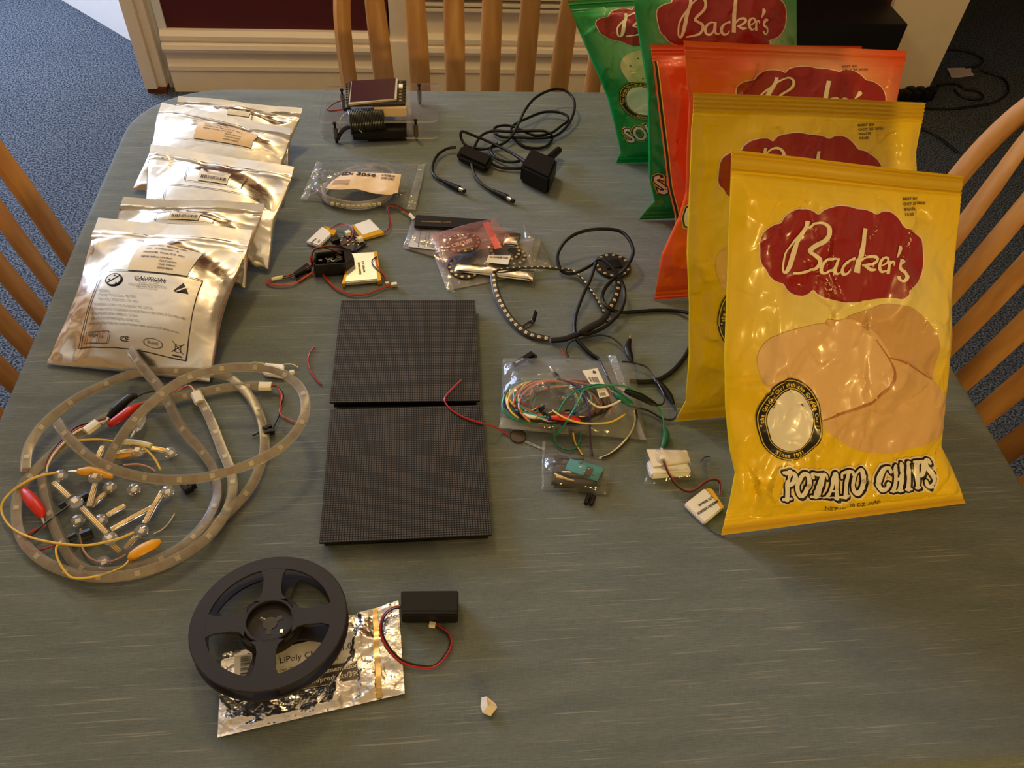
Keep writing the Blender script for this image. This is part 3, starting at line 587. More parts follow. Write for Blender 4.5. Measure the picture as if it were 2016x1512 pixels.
CHIP1 = z2p([(470,640),(500,585),(570,530),(680,500),(800,490),(890,475),(960,500),(1030,560),(1075,640),(1080,710),(1050,780),(980,850),(880,900),(770,932),(700,860),(520,780),(480,720)], 1280, 420, 2.291)
CHIP2 = z2p([(880,475),(960,430),(1040,400),(1120,400),(1200,440),(1260,510),(1285,600),(1280,690),(1262,745),(1200,705),(1130,662),(1060,640),(1010,560),(950,510)], 1280, 420, 2.291)
CHIP3 = z2p([(770,932),(880,900),(980,850),(1050,780),(1080,700),(1066,645),(1130,662),(1200,705),(1262,745),(1312,795),(1330,860),(1325,960),(1290,1010),(1200,1050),(1090,1085),(980,1080),(880,1040),(800,985)], 1280, 420, 2.291)
def art_chips(mb, sh, ref):
    f = uvfun(ref); poly_art(mb, sh, smooth_poly(CHIP1), 'p_chip2', .0006, f); poly_art(mb, sh, smooth_poly(CHIP2), 'p_chip3', .0004, f); poly_art(mb, sh, smooth_poly(CHIP3), 'p_chip', .0005, f)
    for s in ([(770,930,3),(880,892,10),(980,845,12),(1050,775,10),(1080,700,8),(1062,640,6),(1010,565,3)], [(1066,645,4),(1130,660,7),(1200,705,6),(1262,745,3)]):
        v, fc = stroke(zs([s], 1280, 420, 2.291)[0]); drape(mb, sh, v, fc, 'p_brown', .0010, 12, f)
def art_name(mb, sh, ref):
    f = uvfun(ref)
    for dx, dy, g, m_, o_ in ((1, 1, 15, 'p_halo', .0006), (0, 0, 6.0, 'p_black', .0010), (1.6, 2.4, 5.6, 'p_black', .0012), (0, 0, .6, 'p_white', .0019)):
        for s in NAME: v, fc = stroke([(x+dx, y+dy, w_+g) for x, y, w_ in s], 4); drape(mb, sh, v, fc, m_, o_, 4, f)
        if g:
            for s in NAME:
                for e in (s[0], s[-1]): v, fc = disc((e[0]+dx, e[1]+dy), (e[2]+g)/2, 12); drape(mb, sh, v, fc, m_, o_+.0001, 4, f)
    text_on(mb, sh, 'NET WT. 10 OZ. (284g)', 1622, 1002, 8.5, 'p_ink', .0008, rot=-.10, bold=.01, xs=.95, uvmap=f, ydown=True)
def art_side_text(s, u0, v0, h, rot, xs=.8, yel=.22):
    """words printed on the green and orange bags, white with a black and a yellow outline; sizes in metres"""
    def g(mb, sh, ref):
        Wm, Hm = np.linalg.norm(sh.G[40, -1]-sh.G[40, 0]), np.linalg.norm(sh.G[-1, 20]-sh.G[0, 20]); f = lambda A: np.stack([A[:, 0]/Wm, A[:, 1]/Hm], 1)
        for b, m_, o_ in ((yel, 'p_yellow', .0006), (.16, 'p_black', .0009), (.05, 'p_white', .0013)): text_on(mb, sh, s, u0*Wm, v0*Hm, h, m_, o_, rot=rot, bold=b*.45, xs=xs, uvmap=f, maxlen=.006)
    return g
def art_potato(mb, sh, ref):
    f = uvfun(ref); poly_art(mb, sh, smooth_poly([(1520, 640), (1560, 600), (1620, 600), (1650, 660), (1640, 760), (1590, 790), (1535, 770), (1512, 700)]), 'p_potato', .0006, f)
    for p in ((1540, 660), (1570, 630), (1560, 720), (1600, 690)): v, fc = disc(p, 3, 8); drape(mb, sh, v, fc, 'p_ink', .0009, 12, f)
def art_side_line(mb, sh, ref):
    for u_, m_, w_ in ((.012, 'p_yellow', .016), (.010, 'p_black', .010)): v, fc = stroke([(u_, .12, w_), (u_, .3, w_), (u_, .6, w_), (u_, .93, w_)], 14); drape(mb, sh, v, fc, m_, .0005 if m_ == 'p_yellow' else .0008, .05)
DATE = ['BEST BY', 'OCT 25 2025', 'BG178', '12:25']
Y1L = [(1420,1055),(1437,985),(1447,930),(1436,885),(1428,800),(1426,700),(1430,600),(1434,480),(1437,400),(1440,295)]
Y1R = [(1901,992),(1876,925),(1854,880),(1858,820),(1868,740),(1874,660),(1873,590),(1880,520),(1888,440),(1901,347)]
fs, _, _, _ = build_sheet(P(1420, 1055), P(1420, 1055)+np.array([math.cos(.09), math.sin(.09), 0])*.26, 25, Y1L, Y1R, .020, 3, 60, 80, 0., .03)
ART0['smooth'] = Sheet(fs)
crisp_bag('yellow', ((1420, 1055), .09), 25, Y1L, Y1R, .020, 3, 'front yellow crisp bag, whole face showing, foremost of the row', (art_logo, art_date(DATE), art_chips, art_badge, art_name), .03, .0062, (150, 210))
crisp_bag('yellow', ((1328, 832), .09), 24, [(1328,832),(1350,790),(1356,700),(1357,600),(1352,500),(1356,400),(1360,300),(1363,182)], [(1800,790),(1790,700),(1795,600),(1800,480),(1808,400),(1802,300),(1819,202)], .018, 8, 'second yellow crisp bag, half hidden right behind the front one', (art_logo, art_date(DATE), art_chips, art_badge, art_name), .03, .0058, (130, 180))
crisp_bag('orange', ((1288, 592), .07), 24, [(1288,592),(1303,500),(1335,430),(1350,380),(1352,300),(1357,200),(1350,130),(1345,80)], [(1740,560),(1735,400),(1740,300),(1765,200),(1782,100)], .020, 13, 'wide orange crisp bag behind the yellow ones, red logo half covered', (moved(art_logo, .10, .02), art_date(['BEST BY', 'OCT 25 2025', 'BE178', '06:44']), art_side_text('C', .03, .30, .03, .3)), .03)
crisp_bag('orange', ((1334, 515), .05), 27, [(1334,515),(1328,420),(1316,370),(1305,280),(1292,180),(1283,88)], [(1700,440),(1690,300),(1695,200),(1700,90)], .018, 17, 'narrow-looking orange crisp bag showing only its left side, behind the wide orange one', (art_side_line,), .03)
crisp_bag('green', ((1256, 434), .04), 18, [(1256,434),(1288,395),(1278,350),(1276,250),(1275,180),(1262,100),(1250,20),(1244,-45)], [(1590,420),(1575,300),(1570,150),(1568,0),(1575,-60)], .022, 23, 'green crisp bag with its big red logo showing above the orange bags', (moved(art_logo, .05, .045, 1.12), art_side_text('SOUR', .035, .125, .026, .20, .85), moved(art_badge, .06, 0)), .03)
crisp_bag('green', ((1212, 322), .0), 20, [(1212,322),(1222,300),(1208,240),(1195,190),(1165,120),(1135,50),(1118,2)], [(1540,310),(1530,200),(1510,100),(1480,30),(1462,-20)], .024, 29, 'rearmost green crisp bag leaning left behind the other green one', (moved(art_logo, .0, .05), art_side_text('SOUR', .055, .145, .022, .25, .8), moved(art_potato, -.02, .04), moved(art_badge, -.045, .055)), .03)

# ---------------------------------------------------------------- silver pouches
def pouch(tl, tr_, br, bl, zt, zb, seed, bulge, label, front='sticker', rs=None, left=None):
    """corners measured in the photograph with their heights; a round reel of strip bulges the middle"""
    nu, nv = 80, 100; c = [P(*bl, zb), P(*br, zb), P(*tl, zt), P(*tr_, zt)]
    u, v = np.meshgrid(np.linspace(0, 1, nu), np.linspace(0, 1, nv))
    G = (c[0]*(1-u[..., None])+c[1]*u[..., None])*(1-v[..., None])+(c[2]*(1-u[..., None])+c[3]*u[..., None])*v[..., None]
    ins = .05*np.sin(np.pi*np.clip(v*1.15, 0, 1))**2*(1 if bulge > .01 else .3); G = G+(c[1]-c[0])*(ins*(1-2*u))[..., None]*.6
    r = np.sqrt(((u-.5)/.47)**2+((v-.42)/.42)**2); disc_ = 1/(1+np.exp((r-.84)*10)); body = np.clip(np.sin(np.pi*u), 0, 1)**.4*np.clip(np.sin(np.pi*np.clip(v/.86, 0, 1)), 0, 1)**.4
    x, y = u*4, v*5; cr = crumple(x, y, seed, 3, .8); edge = np.clip(np.minimum(np.minimum(u, 1-u)/.06, np.minimum(v, 1)/.04), 0, 1)
    hgt = bulge*(.75*disc_+.25*body)+(.0024*(cr+.9*facets(u*.19, v*.25, seed, .035))*np.clip(1.1-disc_*1.05, .08, 1))*edge*(v < .9)+.0012*np.sin(u*9+seed)*(v > .84)
    hgt = hgt+.0016*np.exp(-((v-.885)/.008)**2)+.0010*np.exp(-((v-.86)/.006)**2)
    top = G.copy(); top[..., 2] = np.maximum(top[..., 2]+hgt, TZ+.0015); bot = G.copy(); bot[..., 2] = np.maximum(TZ+.0008, bot[..., 2]-.25*bulge*body-.0006)
    sh = Sheet(top); 
    if sh.N[50, 40, 2] < 0: sh.N = -sh.N
    n = nu*nv; rim = []
    for i in range(nu-1): rim += [(i, n+i, n+i+1, i+1), ((nv-1)*nu+i, (nv-1)*nu+i+1, n+(nv-1)*nu+i+1, n+(nv-1)*nu+i)]
    for j in range(nv-1): rim += [(j*nu, (j+1)*nu, n+(j+1)*nu, n+j*nu), (j*nu+nu-1, n+j*nu+nu-1, n+(j+1)*nu+nu-1, (j+1)*nu+nu-1)]
    root = empty('foil_pouch', c[0]*1., label, 'pouch', 'silver foil pouches in the overlapping row')
    mb = MB(); mb.add(np.r_[top.reshape(-1, 3), bot.reshape(-1, 3)], sheet_faces(nv, nu)+[tuple(reversed(f)) for f in sheet_faces(nv, nu, n)]+rim, 'silver')
    W_, H_ = .19, .25; f = lambda A: np.stack([A[:, 0]/W_, A[:, 1]/H_], 1)
    def T(s, x, y, h, m='ink', o=.0016, rot=0, bold=.0, xs=1., center=False): text_on(mb, sh, s, x, y, h, m, o, rot=rot, bold=bold, xs=xs, uvmap=f, center=center, maxlen=.006)
    def line(pts, w_, m='ink', o=.0013): v_, fc = stroke([(a, b, w_) for a, b in pts], 1) if len(pts) == 2 else (None, None); drape(mb, sh, v_, fc, m, o, .006, f)
    def frame(x0, y0, x1, y1, w_=.0011):
        for a, b in (((x0, y0), (x1, y0)), ((x1, y0), (x1, y1)), ((x1, y1), (x0, y1)), ((x0, y1), (x0, y0))): line([a, b], w_)
    def bars(x0, y0, w_, h, n_, m='ink', o=.0022):
        rr = np.random.RandomState(n_); x = x0
        while x < x0+w_: b = rr.choice([.0006, .0010, .0014]); drape(mb, sh, [(x, y0), (x+b, y0), (x+b, y0+h), (x, y0+h)], [(0, 1, 2, 3)], m, o, .006, f); x += b+rr.choice([.0007, .0012])
    lb = MB()
    def lab(x0, y0, x1, y1, m): drape(lb, sh, [(x0, y0), (x1, y0), (x1, y1), (x0, y1)], [(0, 1, 2, 3)], m, .0011, .008, f)
    if front == 'caution':
        lab(.068, .137, .142, .195, 'tan_paper' if False else 'label')
        T('PART NO:   BJJ2000-1000', .080, .1885, .0030, o=.0016, bold=.02); T('NO.   C10B82-001 - B', .080, .1800, .0030, bold=.02); T('30LEDS/M  White PCB  IP65', .079, .1710, .0030, bold=.02)
        for k, s in enumerate(('Signal define:+5V:Red', 'DAT:Green', 'CLK:Yellow', 'GND:Black')): T(s, .079 if k == 0 else .103, .1620-k*.0062, .0031, bold=.02)
        frame(.035, .022, .160, .1365); T('CAUTION', .099, .122, .0056, bold=.02, center=True, xs=1.1); T('THIS BAG CONTAINS', .099, .1165, .0019, 'ink_soft', center=True); T('MOISTURE AND ELECTROSTATIC', .099, .1130, .0023, 'ink_soft', center=True); T('SENSITIVE DEVICES', .099, .1095, .0022, 'ink_soft', center=True)
        for rr_, m_, o_ in ((.0105, 'ink', .0014), (.0088, 'silver', .0017)): v_, fc = disc((.055, .120), rr_, 24); drape(mb, sh, v_, fc, m_, o_, .008, f)
        line([(.048, .113), (.062, .127)], .0014, o=.0021)
        for p_ in ((.055, .126), (.050, .119), (.060, .1135)): v_, fc = disc(p_, .0013, 8); drape(mb, sh, v_, fc, 'ink', .0021, .008, f)
        drape(mb, sh, [(.132, .110), (.150, .110), (.141, .1245)], [(0, 1, 2)], 'ink', .0015, .008, f); line([(.136, .1095), (.147, .119)], .0018, 'silver', .0018)
        for k, s in enumerate(('Attention:', '1. Storage Temperature: -40-+60C', '    Operating Temperature: -20-+60C', '2.Installation surface must be smooth, clean and dry.', '3.The part of LED components can not be fixed on the surface of the sharp edge.', '4.Strip should not be collided or crushed.', '5.Strip can be cut following the cutting lines.', '6.The LED strips must not exceed 3 meters when used in a DC series circuit.')):
            T(s, .040, .1005-k*.0068-(.0015 if k > 2 else 0), .0025, 'ink_soft', xs=1.0)
        T('CE', .084, .030, .0062, bold=.01); T('RoHS', .122, .0315, .0036, 'ink_soft', center=True); v_, fc = stroke([(a, b, .0006) for a, b in ell((.122, .033), .0105, .0052, 24)]+[(.1325, .033, .0006)], 1); drape(mb, sh, v_, fc, 'ink_soft', .0014, .01, f)
        frame(.042, .027, .070, .041, .0006); T('HQA', .044, .0355, .0036, 'ink_soft', bold=.03); line([(.057, .027), (.057, .041)], .0006, 'ink_soft'); T('UL', .060, .033, .003, 'ink_soft')
        line([(.143, .029), (.156, .041)], .0007); line([(.156, .029), (.143, .041)], .0007); line([(.144, .0255), (.155, .0255)], .0014); frame(.1465, .030, .1525, .038, .0005)
    elif front == 'tan':
        lab(.066, .128, .148, .198, 'tan_paper')
        for k, s in enumerate(('PART NO:  BJJ2000', 'NO.  C10B82-001 - B', '30LEDS/M  Black PCB  IP65', 'Signal define:+5V:Red', 'DAT:Green', 'CLK:Yellow', 'GND:Black')): T(s, .076 if k < 4 else .108, .190-k*.0088, .0034, bold=.02)
        line([(.02, .124), (.15, .124)], .0010)
    elif front == 'sticker':
        frame(.060, .147, .138, .190, .0010); lab(.078, .151, .118, .187, 'label'); star(mb, sh, (.0855, .181), .0052, f); bars(.104, .181, .013, .0035, 5); bars(.082, .157, .033, .0085, 9)
        for k in range(3): line([(.088, .177-k*.003), (.112, .177-k*.003)], .0006, 'ink_soft', .0018)
        line([(.034, .135), (.165, .135)], .0012); line([(.034, .135), (.034, .02)], .0012)
    else:
        lab(.085, .150, .12, .178, 'label'); bars(.10, .171, .016, .003, 4); line([(.125, .19), (.125, .14)], .001)
    mb.build('pouch_body', root, angle=70)
    if lb.v: lb.build('label_sticker', root)
    return sh
def star(mb, sh, c, r, f, m='ink', o=.0022):
    pts = []
    for k in range(10): a = math.pi/2+k*math.pi/5; q = r if k % 2 == 0 else r*.45; pts.append((c[0]+q*math.cos(a), c[1]+q*math.sin(a)))
    drape(mb, sh, pts, [tuple(range(10))], m, o, .006, f)
pouch((351,188), (596,214), (566,330), (330,300), .050, .004, 5, .016, 'rearmost silver pouch, nearly covered, at the back of the row', 'small')
pouch((318,201), (573,254), (556,400), (262,372), .060, .006, 11, .020, 'silver pouch with a golden sheen and tan label, second from the back', 'tan')
pouch((297,284), (579,329), (528,530), (262,500), .062, .006, 19, .022, 'silver pouch in the middle of the row with star-marked barcode sticker', 'sticker')
pouch((243,389), (521,400), (482,566), (190,560), .060, .006, 27, .022, 'silver pouch second from the front, its barcode sticker just above the front pouch', 'sticker')
pouch((194,430), (497,452), (412,752), (92,716), .060, .004, 33, .024, 'foremost silver pouch with the printed caution notice', 'caution')

# ---------------------------------------------------------------- LED matrix panels
def matrix(tl, tr_, br, bl, label):
    z = .0135; a, b, c, d = [P(*p, z) for p in (tl, tr_, br, bl)]; ctr = (a+b+c+d)/4; ex = (b-a+c-d); ang = math.atan2(ex[1], ex[0])
    root = empty('led_matrix_panel', (ctr[0], ctr[1], TZ), label, 'LED panel', 'black LED panels'); R = Matrix.Rotation(ang, 3, 'Z')
    f = MB(); f.box((0, 0, 0), (.16, .16, .0022), 'led_matrix_face'); off = (ctr[0], ctr[1], TZ+z-.0011)
    me = bpy.data.meshes.new('led_face'); me.from_pydata(f.v, [], f.f); me.materials.append(M['led_matrix_face']); o = link('led_face', me, root, False); o.location = Vector(off)-root.location; o.rotation_euler = (0, 0, ang)
    k = MB(); bm_ = [((0, .072, .0063), (.154, .008, .0112)), ((0, -.072, .0063), (.154, .008, .0112)), ((-.073, 0, .0063), (.008, .14, .0112)), ((.073, 0, .0063), (.008, .14, .0112)), ((0, 0, .0063), (.14, .008, .0112))]
    for c_, s_ in bm_: v = R @ Vector(c_)+Vector((ctr[0], ctr[1], TZ)); k.box(v, s_, 'black', rot=R)
    k.build('rear_frame', root)
    for x in (-.04, .04): v = R @ Vector((x, .03, .0095))+Vector((ctr[0], ctr[1], TZ)); MB().box(v, (.02, .01, .0045), 'black', rot=R, bevel=.0006).build('ribbon_header', root)
M['led_matrix_face'] = led_grid_mat()
matrix((669,590), (934,590), (947,789), (652,793), 'black dotted LED panel, the farther of the two')
matrix((649,807), (948,798), (970,1052), (629,1068), 'black dotted LED panel, the nearer of the two')
# ---------------------------------------------------------------- helpers for the small things
def V3(*a): return np.array(a, float)
def frame_of(px0, px1, z=0.):
    """origin at the first point, x towards the second, both measured on the table"""
    a, b = P(*px0, z), P(*px1, z); e = b-a; L = np.linalg.norm(e); e /= L; n = np.array([-e[1], e[0], 0]); return a, e, n, L
def quad_box(mb, px, z0, z1, m, inset=0., bev=.0):
    """block whose top face corners are measured at height z1"""
    c = [P(*p, z1) for p in px]; vs = [V3(q[0], q[1], TZ+z0) for q in c]+[V3(q[0], q[1], TZ+z1) for q in c]
    bm = bmesh.new(); v = [bm.verts.new(q) for q in vs]
    for f in ((3, 2, 1, 0), (4, 5, 6, 7), (0, 1, 5, 4), (1, 2, 6, 5), (2, 3, 7, 6), (3, 0, 4, 7)): bm.faces.new([v[i] for i in f])
    bmesh.ops.recalc_face_normals(bm, faces=bm.faces)
    if bev: bmesh.ops.bevel(bm, geom=bm.edges[:], offset=bev, segments=2, affect='EDGES')
    mb.bm(bm, m); return c
def quad_sheet(px, z, nu=40, nv=30, amp=.0, seed=1, bulge=0., f0=1.):
    c = [P(*p, (z[i] if np.ndim(z) else z)) for i, p in enumerate(px)]   # bl, br, tr, tl
    u, v = np.meshgrid(np.linspace(0, 1, nu), np.linspace(0, 1, nv)); U, V_ = u[..., None], v[..., None]
    G = (c[0]*(1-U)+c[1]*U)*(1-V_)+(c[3]*(1-U)+c[2]*U)*V_; env = np.clip(np.sin(np.pi*u)*np.sin(np.pi*v), 0, 1)**.5
    W_ = np.linalg.norm(c[1]-c[0])/.03; H_ = np.linalg.norm(c[3]-c[0])/.03
    G[..., 2] = np.maximum(G[..., 2]+bulge*env+amp*crumple(u*W_, v*H_, seed, 3, f0)*np.clip(np.minimum(np.minimum(u, 1-u), np.minimum(v, 1-v))/.08, .25, 1), TZ+.0006)
    return G
def sheet_obj(G, m, name, parent=None, thick=.0, mb=None, build=True):
    mb = mb or MB(); nv, nu = G.shape[:2]; mb.add(G.reshape(-1, 3), sheet_faces(nv, nu), m)
    if thick:
        B = G.copy(); B[..., 2] = np.maximum(B[..., 2]-thick, TZ+.0003); mb.add(B.reshape(-1, 3), sheet_faces(nv, nu), m)
    return mb.build(name, parent, angle=70) if build else mb
def label_on(parent, G, u0, v0, u1, v1, m, off=.0007, name='label_sticker', extra=None):
    sh = Sheet(G)
    if sh.N[len(G)//2, G.shape[1]//2, 2] < 0: sh.N = -sh.N
    mb = MB(); drape(mb, sh, [(u0, v0), (u1, v0), (u1, v1), (u0, v1)], [(0, 1, 2, 3)], m, off, .05)
    if extra: extra(mb, sh)
    return mb.build(name, parent)
def barcode(mb, sh, u0, v0, u1, v1, n, m='ink', off=.0012, vertical=False, seed=3):
    r_ = np.random.RandomState(seed)
    for k in range(n):
        if r_.rand() < .15: continue
        a = k/n; b = a+r_.uniform(.3, .75)/n
        q = [(u0+(u1-u0)*a, v0), (u0+(u1-u0)*b, v0), (u0+(u1-u0)*b, v1), (u0+(u1-u0)*a, v1)] if not vertical else [(u0, v0+(v1-v0)*a), (u1, v0+(v1-v0)*a), (u1, v0+(v1-v0)*b), (u0, v0+(v1-v0)*b)]
        drape(mb, sh, q, [(0, 1, 2, 3)], m, off, .2)
def wire(parent, pts, r, m, name='wire', z=.002, **k): return MB().tube(path(pts, z), r, m, 8, **k).build(name, parent)
def pair(parent, pts, z=.002, r=.0007, ms=('red_wire', 'black_wire'), d=.0013, name='wire'):
    A, _ = catmull(np.array(path(pts, z)), np.zeros(len(pts))); T = np.gradient(A, axis=0); N = np.stack([-T[:, 1], T[:, 0], 0*T[:, 0]], 1); N /= np.linalg.norm(N, axis=1, keepdims=True)+1e-9
    for k, m in enumerate(ms):
        B = A+N*d*(k-.5)+np.array([0, 0, .0003])*k; MB().tube(B, r, m, 7, smooth=False).build(name+'_'+m.split('_')[0] if False else name, parent)
def tex_quad(parent, px, z, m, name): mb = MB(); c = [P(*p, z) for p in px]; mb.add(c, [(0, 1, 2, 3)], m); return mb.build(name, parent)
def label_px(parent, px, z, m, name='label_sticker', th=.0003):
    mb = MB(); quad_box(mb, px, z-th, z, m); return mb.build(name, parent)
def words(parent, s, px, h, z, m='ink', ang=0., name='lettering', bold=.02, xs=1., center=False, align=None):
    """flat lettering at a measured point, height in metres; ang in degrees, reading direction on the table"""
    V, Fc = text_mesh(s, bold); V = V*np.array([h*xs, h])/.72
    if center: V = V-np.array([(V[:, 0].max()+V[:, 0].min())/2, 0])
    a = math.radians(ang); o = P(*px, z); W = np.stack([o[0]+V[:, 0]*math.cos(a)-V[:, 1]*math.sin(a), o[1]+V[:, 0]*math.sin(a)+V[:, 1]*math.cos(a), np.full(len(V), o[2])], 1)
    mb = MB(); mb.add(W, Fc, m); return mb.build(name, parent, smooth=False)

# ---------------------------------------------------------------- acrylic stand with screen
def acrylic_plate(parent, px, z, name='acrylic_plate'):
    mb = MB(); c = [P(*p, z) for p in px]; r = .008; o = []
    for i in range(4):
        a, b, d = c[i-1], c[i], c[(i+1) % 4]; e1 = (a-b)/np.linalg.norm(a-b); e2 = (d-b)/np.linalg.norm(d-b)
        for t in (0, .3, .6, 1): o.append(b+e1*r*(1-t)**1.6+e2*r*t**1.6)
    n = len(o); vs = [V3(q[0], q[1], q[2]-.0028) for q in o]+[V3(*q) for q in o]
    mb.add(vs, [tuple(range(n, 2*n))], 'acrylic'); mb.add(vs, [tuple(range(n))[::-1]], 'acrylic'); mb.add(vs, [(i, (i+1) % n, n+(i+1) % n, n+i) for i in range(n)], 'acrylic_edge')
    return mb.build(name, parent)
ac = empty('screen_stand', P(750, 268, 0), 'clear acrylic plate stand carrying a small dark screen, coiled ribbon cable and four standoffs', 'display')
acrylic_plate(ac, [(631,270),(862,271),(866,199),(644,199)], .005); acrylic_plate(ac, [(628,240),(862,238),(866,163),(638,169)], .027)
for (x, y) in ((672,172),(825,163),(658,238),(818,232)): 
    b = P(x, y, .036); MB().cyl((b[0], b[1], TZ+.0055), (b[0], b[1], TZ+.0245), .0034, 'standoff', sides=6).cyl((b[0], b[1], TZ+.0245), (b[0], b[1], TZ+.031), .0016, 'black').cyl((b[0], b[1], TZ+.031), (b[0], b[1], TZ+.033), .0028, 'black').cyl((b[0], b[1], TZ+.0005), (b[0], b[1], TZ+.0055), .0022, 'black').build('standoff', ac)
mb = MB(); scr = [(684,208),(798,205),(800,158),(688,161)]; quad_box(mb, scr, .046, .0485, 'pcb_black', bev=.0006); mb.build('screen_board', ac)
mb = MB(); quad_box(mb, [(686,205),(781,195),(783,154),(692,160)], .0485, .0515, 'screen_rim', bev=.0004); pb = mb.build('screen', ac)
mb = MB(); quad_box(mb, [(689,201),(776,194),(779,154),(693,159)], .0515, .0518, 'screen'); mb.build('glass_face', pb)
mb = MB(); c = [P(788, 198-6*k, .0490) for k in range(7)]
for q in c: mb.box(q, (.0035, .0022, .0014), 'solder'); mb.box(q+V3(.006, .001, 0), (.003, .002, .0016), 'chip')
mb.box(P(789, 170, .050), (.006, .010, .003), 'jst'); mb.build('connectors', ac)
mb = MB()
for k in range(8): mb.box(P(683, 202-5.2*k, .0495), (.0028, .0018, .0022), 'chip', bevel=.0003)
mb.build('header_pins', ac)
mb = MB(); quad_box(mb, [(735,212),(800,212),(800,180),(735,180)], .030, .045, 'tan_paper', bev=.001); mb.build('spacer_block', ac)
# coiled ribbon cable
mb = MB(); a0, a1 = P(686, 236, .030), P(755, 230, .030); ax = (a1-a0); L_ = np.linalg.norm(ax); ax /= L_
for k in range(22): q = a0+ax*L_*(k+.5)/22; mb.lathe([(.0005, -.0011), (.0178, -.0011), (.0186, -.0004), (.0186, .0004), (.0178, .0011), (.0005, .0011)], 'ribbon', q+V3(0, .003, -.006), ax, 28)
mb.build('ribbon_coil', ac)
mb = MB(); quad_box(mb, [(694,262),(800,257),(800,236),(700,240)], .0052, .018, 'black', bev=.0012); mb.build('lower_module', ac)
mb = MB(); quad_box(mb, [(724,275),(800,273),(800,262),(724,262)], .0005, .0042, 'black', bev=.001); mb.build('underside_pads', ac)
pair(ac, [(682,195,.043),(660,203,.040),(645,214,.034),(652,219,.030),(676,216,.028)])
MB().tube([P(676, 216, .028), P(683, 215, .028), P(690, 214, .028)], [.002, .003, .003], 'black', 10).build('plug', ac)
wire(ac, [(688,218,.03),(672,232,.026),(670,250,.018),(674,262,.008)], .0009, 'grey_wire'); wire(ac, [(700,250,.02),(710,258,.02),(720,270,.006),(724,274,.003)], .0007, 'grey_wire')
MB().tube(path([(694,250,.022),(681,252,.020),(670,262,.014),(664,276,.006)]), [.0022, .003, .0034, .0030], 'black', 10).build('dangling_plug', ac)

# ---------------------------------------------------------------- power adapter and its leads
ad = empty('power_adapter', P(1060, 365, 0), 'black wall plug adapter with a long looped lead ending in a barrel plug', 'power adapter')
mb = MB(); tz = .030; quad_box(mb, [(1025,325),(1082,352),(1098,312),(1046,290)], .001, tz, 'black', bev=.0035); bd = mb.build('adapter_body', ad)
MB().box(P(1051, 336, .02)+V3(0, -.009, -.004), (.016, .0006, .012), 'chip', rot=(0, 0, -.42)).build('rating_plate', bd)
MB().tube([P(1080, 312, .016), P(1091, 303, .014), P(1100, 295, .012)], [.0055, .0058, .0052], 'black', 14, smooth=False).build('pin_cap', ad)
MB().tube(path([(1038,322,.018),(1024,312,.016),(1010,303,.014)]), [.0036, .0028, .0021], 'black', 10).build('strain_relief', ad)
LEAD = [(1010,303,.014),(985,290,.012),(960,278,.012),(930,266,.016),(912,259,.02),(907,262,.018),(909,275,.010),(920,288,.006),(945,294,.005),(970,290,.006),(995,280,.008),(1010,264,.012),(1020,245,.018),(1035,215,.028),(1055,192,.030),(1085,177,.028),(1110,177,.026),(1128,193,.022),(1131,215,.018),(1122,240,.012),(1105,260,.008),(1085,270,.006),(1055,272,.006),(1020,271,.006),(990,270,.006),(974,262,.006),(974,252,.007),(990,247,.008),(1010,249,.009),(1030,258,.010),(1055,267,.009),(1085,262,.008),(1105,248,.008),(1118,238,.009),(1116,228,.010),(1098,221,.010),(1070,221,.010),(1040,232,.010),(1012,246,.009),(1006,258,.007),(1010,270,.004),(1030,287,.003),(1055,292,.003),(1075,288,.003),(1086,276,.003),(1084,264,.012),(1070,258,.013),(1040,258,.013),(1000,259,.013),(970,258,.013),(948,267,.013),(936,285,.012),(929,305,.010),(929,325,.008),(935,345,.005),(948,362,.004),(965,374,.004)]
MB().tube(path(LEAD), .0021, 'black_soft', 10).build('lead', ad)
def barrel(parent, a, b, c, d):
    MB().tube(path([a, b]), [.0026, .0048], 'black_soft', 12, smooth=False).build('plug_grip', parent); MB().tube(path([b, c]), [.0030, .0030], 'pins', 14, smooth=False).build('plug_barrel', parent); MB().tube(path([c, d]), [.0029, .0029], 'black', 14, smooth=False).build('plug_tip', parent)
barrel(ad, (965,374,.0045), (998,389,.0052), (1007,394,.0052), (1012,397,.005))
isw = empty('inline_switch_lead', P(935, 310, 0), 'black lead with a chunky inline switch and barrel plug, left of the wall plug adapter', 'cable')
mb = MB(); quad_box(mb, [(898,302),(959,329),(973,304),(910,281)], .001, .015, 'black_soft', bev=.0045); mb.build('inline_switch', isw)
MB().tube(path([(898,290,.008),(880,293,.007),(862,305,.006),(852,325,.005),(852,340,.004),(862,352,.004),(873,357,.004)]), .0021, 'black_soft', 10).build('lead', isw)
MB().tube(path([(968,322,.006),(985,330,.004),(1005,332,.004),(1026,331,.006)]), .0021, 'black_soft', 10).build('lead', isw)
MB().tube(path([(1024,317,.010),(1000,319,.006),(980,313,.005),(968,302,.005),(967,290,.006),(980,282,.009)]), .0021, 'black_soft', 10).build('lead', isw)
barrel(isw, (873,357,.0045), (904,372,.0052), (912,375,.0052), (916,377,.005))

